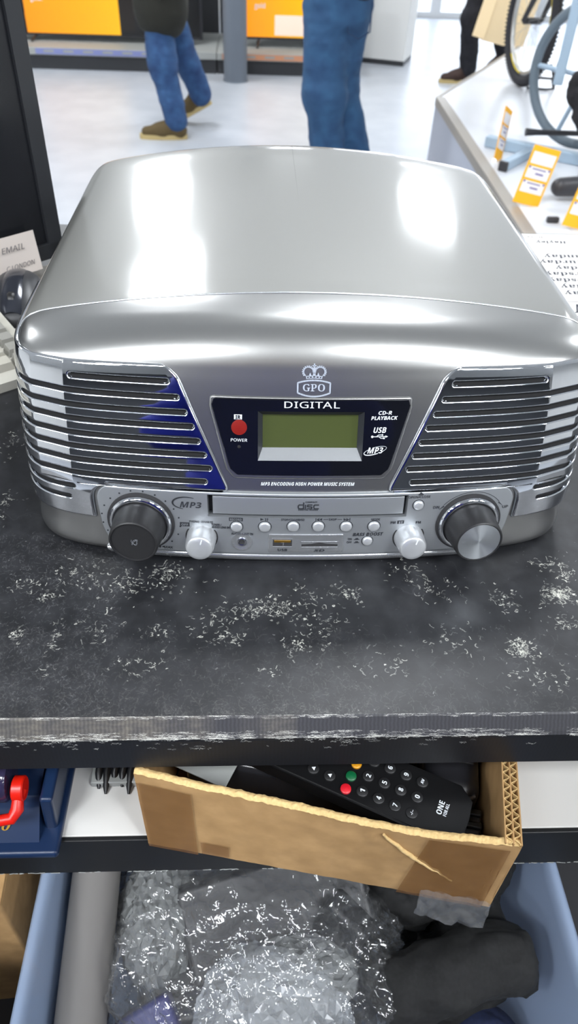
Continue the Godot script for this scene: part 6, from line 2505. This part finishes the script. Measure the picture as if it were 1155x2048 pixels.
# j: joints in the world; every figure is a whole body in its clothes
func figure(called: String, label: String, j: Dictionary, legs: Material, top_m: Material, shoe_m: Material, leg_r: Array, coat_hem: float, coat_r: float) -> Node3D:
	var base: Vector3 = (j.ankle_l + j.ankle_r) * 0.5
	base.y = 0
	var t := thing(called, label, "person", base)
	var k := {}
	for key in j:
		k[key] = (j[key] as Vector3) - base if j[key] is Vector3 else j[key]
	var fwd: Vector3 = k.face
	fwd = (j.face as Vector3).normalized()
	var b := MB.new()
	var up: Vector3 = (k.neck - k.pelvis).normalized()
	nets(b, [[k.pelvis, k.chest, 0.105, 0.12], [k.chest, k.neck, 0.10, 0.055], [k.neck, k.head, 0.052, 0.055], [k.hip_l, k.knee_l, 0.070, 0.050], [k.knee_l, k.ankle_l, 0.050, 0.036], [k.hip_r, k.knee_r, 0.070, 0.050], [k.knee_r, k.ankle_r, 0.050, 0.036], [k.sho_l, k.elb_l, 0.045, 0.038], [k.elb_l, k.wri_l, 0.038, 0.027], [k.sho_r, k.elb_r, 0.045, 0.038], [k.elb_r, k.wri_r, 0.038, 0.027], [k.sho_l, k.chest, 0.05, 0.09], [k.sho_r, k.chest, 0.05, 0.09]], 0.018, 0.04)
	var right := fwd.cross(Vector3.UP).normalized()
	var hd: Vector3 = k.head
	nets(b, [[hd + up * 0.045 - fwd * 0.015, hd + up * 0.055 + fwd * 0.015, 0.088, 0.086], [hd - up * 0.02 + fwd * 0.02, hd - up * 0.075 + fwd * 0.055, 0.066, 0.036], [hd + up * 0.02 + fwd * 0.098, hd - up * 0.015 + fwd * 0.112, 0.008, 0.014], [hd + right * 0.080 + up * 0.02, hd + right * 0.084 - up * 0.02, 0.014, 0.010], [hd - right * 0.080 + up * 0.02, hd - right * 0.084 - up * 0.02, 0.014, 0.010], [hd + right * 0.022 - up * 0.05 + fwd * 0.083, hd - right * 0.022 - up * 0.05 + fwd * 0.083, 0.009, 0.009], [hd, k.neck, 0.06, 0.055]], 0.0075, 0.022)
	for s in ["l", "r"]:
		var w: Vector3 = k["wri_" + s]
		var d: Vector3 = (j["grip_" + s] as Vector3).normalized()
		var pm: Vector3 = (j["palm_" + s] as Vector3)
		pm = (pm - d * pm.dot(d)).normalized()
		nets(b, hand_bones(w, d, pm, 0.45), 0.0055, 0.010)
	put(b, "body", M.skin, t)
	for s in [-1.0, 1.0]:
		b = MB.new()
		lathe(b, Transform3D(Basis(right, fwd, right.cross(fwd)), hd + right * 0.033 * s + up * 0.012 + fwd * 0.088), [Vector2(0.011, 0.0), Vector2(0.009, 0.006), Vector2(0.0, 0.009)], 14)
		put(b, "eye", M.paper, t)
	b = MB.new()
	nets(b, [[hd + up * 0.075 - fwd * 0.035, hd + up * 0.095 + fwd * 0.03, 0.080, 0.060], [hd + up * 0.06 - fwd * 0.05, hd - up * 0.03 - fwd * 0.055, 0.070, 0.050]], 0.010, 0.03, 0.004, 16.0)
	put(b, "hair", M.hair_brown, t)
	b = MB.new()
	nets(b, [[k.pelvis, (k.hip_l + k.hip_r) * 0.5, leg_r[0] * 1.12, leg_r[0] * 1.12], [k.hip_l, k.knee_l, leg_r[0], leg_r[1]], [k.knee_l, k.ankle_l + Vector3(0, 0.01, 0), leg_r[1], leg_r[2]], [k.hip_r, k.knee_r, leg_r[0], leg_r[1]], [k.knee_r, k.ankle_r + Vector3(0, 0.01, 0), leg_r[1], leg_r[2]]], 0.0125, 0.05, 0.012, 7.0)
	put(b, "jeans" if legs != M.trouser_dark else "trousers", legs, t)
	b = MB.new()
	var hem: Vector3 = k.pelvis
	hem.y = coat_hem + coat_r * 0.75
	nets(b, [[hem - right * 0.06, k.chest - right * 0.05, coat_r, coat_r * 0.95], [hem + right * 0.06, k.chest + right * 0.05, coat_r, coat_r * 0.95], [k.chest, k.neck - up * 0.05, coat_r * 0.9, 0.085], [k.sho_l, k.elb_l, 0.072, 0.060], [k.elb_l, k.wri_l, 0.060, 0.046], [k.sho_r, k.elb_r, 0.072, 0.060], [k.elb_r, k.wri_r, 0.060, 0.046], [k.sho_l, k.chest, 0.08, 0.12], [k.sho_r, k.chest, 0.08, 0.12]], 0.018, 0.05, 0.012, 6.0)
	put(b, "jacket" if top_m != M.shirt_blue else "shirt", top_m, t)
	for s in ["l", "r"]:
		shoe(t, k["heel_" + s], k["toe_" + s], shoe_m, j.get("shoe_up_" + s, Vector3.UP))
	return t

func shoppers() -> void:
	# striding to the left in a long dark coat
	figure("person", "walking shopper in blue jeans, long dark olive coat and khaki canvas shoes", {
		"pelvis": Vector3(-0.585, 0.95, -5.55), "hip_l": Vector3(-0.59, 0.88, -5.63), "hip_r": Vector3(-0.59, 0.88, -5.48),
		"knee_r": Vector3(-0.595, 0.46, -5.45), "ankle_r": Vector3(-0.525, 0.10, -5.44), "knee_l": Vector3(-0.505, 0.50, -5.72), "ankle_l": Vector3(-0.375, 0.175, -5.80),
		"heel_r": Vector3(-0.455, 0.0, -5.44), "toe_r": Vector3(-0.775, 0.0, -5.43), "heel_l": Vector3(-0.300, 0.135, -5.80), "toe_l": Vector3(-0.560, 0.005, -5.80), "shoe_up_l": Vector3(-0.45, 0.9, 0),
		"chest": Vector3(-0.62, 1.32, -5.55), "neck": Vector3(-0.63, 1.50, -5.55), "head": Vector3(-0.65, 1.64, -5.55), "face": Vector3(-1, 0, 0.1),
		"sho_l": Vector3(-0.62, 1.42, -5.74), "elb_l": Vector3(-0.66, 1.13, -5.79), "wri_l": Vector3(-0.78, 0.92, -5.78), "grip_l": Vector3(-0.5, -0.85, 0), "palm_l": Vector3(0, 0, 1),
		"sho_r": Vector3(-0.62, 1.42, -5.36), "elb_r": Vector3(-0.50, 1.17, -5.30), "wri_r": Vector3(-0.58, 0.95, -5.31), "grip_r": Vector3(0.1, -1, 0), "palm_r": Vector3(0, 0, -1)},
		M.denim, M.coat_olive, M.shoe_khaki, [0.105, 0.088, 0.076], 0.60, 0.165)
	# standing with the back to us
	var p := figure("person", "standing shopper seen from behind in loose mid-blue jeans and dark jacket", {
		"pelvis": Vector3(0.425, 0.98, -4.52), "hip_l": Vector3(0.362, 0.90, -4.50), "hip_r": Vector3(0.485, 0.90, -4.54),
		"knee_l": Vector3(0.372, 0.50, -4.46), "ankle_l": Vector3(0.425, 0.10, -4.50), "knee_r": Vector3(0.455, 0.52, -4.62), "ankle_r": Vector3(0.605, 0.10, -4.62),
		"heel_l": Vector3(0.425, 0.0, -4.43), "toe_l": Vector3(0.400, 0.0, -4.72), "heel_r": Vector3(0.605, 0.0, -4.55), "toe_r": Vector3(0.650, 0.0, -4.83),
		"chest": Vector3(0.43, 1.35, -4.54), "neck": Vector3(0.43, 1.53, -4.56), "head": Vector3(0.43, 1.67, -4.58), "face": Vector3(0.1, 0, -1),
		"sho_l": Vector3(0.24, 1.45, -4.54), "elb_l": Vector3(0.18, 1.17, -4.56), "wri_l": Vector3(0.20, 0.98, -4.72), "grip_l": Vector3(0.2, -0.4, -0.9), "palm_l": Vector3(1, 0, 0),
		"sho_r": Vector3(0.62, 1.45, -4.54), "elb_r": Vector3(0.69, 1.17, -4.56), "wri_r": Vector3(0.66, 0.99, -4.72), "grip_r": Vector3(-0.2, -0.4, -0.9), "palm_r": Vector3(-1, 0, 0)},
		M.denim_deep, M.coat_dark, M.shoe_brown, [0.122, 0.108, 0.090], 0.93, 0.150)
	# back pocket of his jeans
	var b := MB.new()
	var at := Vector3(0.525, 0.86, -4.415) - p.position
	ribbon(b, xf(at, 0.30), [Vector2(-0.062, 0.075), Vector2(-0.062, -0.055), Vector2(0, -0.085), Vector2(0.062, -0.055), Vector2(0.062, 0.075)], 0.006, 0.004)
	put(b, "back_pocket", M.stitch, p)
	# far shopper with a paper carrier
	figure("person", "far shopper in dark trousers and brown shoes carrying a paper bag", {
		"pelvis": Vector3(1.93, 0.95, -7.36), "hip_l": Vector3(1.92, 0.88, -7.45), "hip_r": Vector3(1.92, 0.88, -7.29),
		"knee_r": Vector3(1.80, 0.47, -7.28), "ankle_r": Vector3(1.845, 0.10, -7.30), "knee_l": Vector3(2.05, 0.48, -7.46), "ankle_l": Vector3(2.22, 0.16, -7.50),
		"heel_r": Vector3(1.905, 0.0, -7.30), "toe_r": Vector3(1.600, 0.0, -7.28), "heel_l": Vector3(2.29, 0.12, -7.50), "toe_l": Vector3(2.03, 0.005, -7.50), "shoe_up_l": Vector3(-0.4, 0.9, 0),
		"chest": Vector3(1.91, 1.32, -7.36), "neck": Vector3(1.90, 1.50, -7.36), "head": Vector3(1.88, 1.64, -7.36), "face": Vector3(-1, 0, 0.1),
		"sho_l": Vector3(1.91, 1.42, -7.55), "elb_l": Vector3(1.97, 1.14, -7.60), "wri_l": Vector3(2.04, 0.90, -7.58), "grip_l": Vector3(0, -1, 0), "palm_l": Vector3(0, 0, 1),
		"sho_r": Vector3(1.91, 1.42, -7.17), "elb_r": Vector3(1.95, 1.14, -7.06), "wri_r": Vector3(1.95, 0.91, -7.00), "grip_r": Vector3(0, -1, 0.05), "palm_r": Vector3(0, 0, -1)},
		M.trouser_dark, M.coat_dark, M.shoe_brown, [0.100, 0.084, 0.074], 0.86, 0.150)
	var bag := thing("paper_carrier_bag", "large pale beige paper carrier bag hanging from the far shopper's hand", "paper bag", Vector3(1.97, 0.35, -7.00), 0.12)
	bag.rotation.z = -0.20
	b = MB.new()
	rbox(b, xf(Vector3(0.03, 0.19, 0)), Vector3(0.36, 0.38, 0.11), 0.003)
	put(b, "bag_body", M.bag_paper, bag)
	b = MB.new()
	rbox(b, xf(Vector3(-0.165, 0.195, 0.0), -0.55), Vector3(0.10, 0.37, 0.10), 0.003)
	put(b, "side_gusset", M.bag_paper, bag)
	for z in [-0.05, 0.05]:
		b = MB.new()
		tube(b, [Vector3(-0.07, 0.38, z), Vector3(-0.06, 0.45, z * 0.4), Vector3(0.02, 0.47, 0), Vector3(0.08, 0.45, z * 0.4), Vector3(0.09, 0.38, z)], 0.005, 8)
		put(b, "handle", M.bag_paper, bag)
	# the member of staff taking the picture, mirrored in the chrome
	figure("person", "staff member in a royal blue polo shirt photographing behind the counter", {
		"pelvis": Vector3(-0.04, 0.96, 0.46), "hip_l": Vector3(-0.11, 0.89, 0.52), "hip_r": Vector3(0.07, 0.89, 0.52),
		"knee_l": Vector3(-0.12, 0.50, 0.50), "ankle_l": Vector3(-0.12, 0.10, 0.55), "knee_r": Vector3(0.09, 0.50, 0.50), "ankle_r": Vector3(0.09, 0.10, 0.55),
		"heel_l": Vector3(-0.12, 0.0, 0.62), "toe_l": Vector3(-0.15, 0.0, 0.33), "heel_r": Vector3(0.09, 0.0, 0.62), "toe_r": Vector3(0.12, 0.0, 0.33),
		"chest": Vector3(-0.04, 1.33, 0.40), "neck": Vector3(-0.02, 1.54, 0.42), "head": Vector3(-0.01, 1.69, 0.38), "face": Vector3(0, -0.3, -1),
		"sho_l": Vector3(-0.22, 1.45, 0.44), "elb_l": Vector3(-0.27, 1.22, 0.30), "wri_l": Vector3(-0.135, 1.45, 0.10), "grip_l": Vector3(0.55, 0.6, -0.35), "palm_l": Vector3(1, 0, 0),
		"sho_r": Vector3(0.18, 1.45, 0.44), "elb_r": Vector3(0.24, 1.22, 0.30), "wri_r": Vector3(0.135, 1.45, 0.10), "grip_r": Vector3(-0.55, 0.6, -0.35), "palm_r": Vector3(-1, 0, 0)},
		M.trouser_dark, M.shirt_blue, M.shoe_brown, [0.105, 0.085, 0.075], 0.86, 0.150)
	b = MB.new()
	rbox(b, Transform3D(Basis.from_euler(Vector3(-0.733, -0.063, 0.044)), Vector3(0, 1.5, 0)) * xf(Vector3(0.0, -0.055, 0.012)), Vector3(0.075, 0.160, 0.009), 0.004)
	solo(b, "mobile_phone", M.phone_black, "black mobile phone held up by the staff member", "phone")
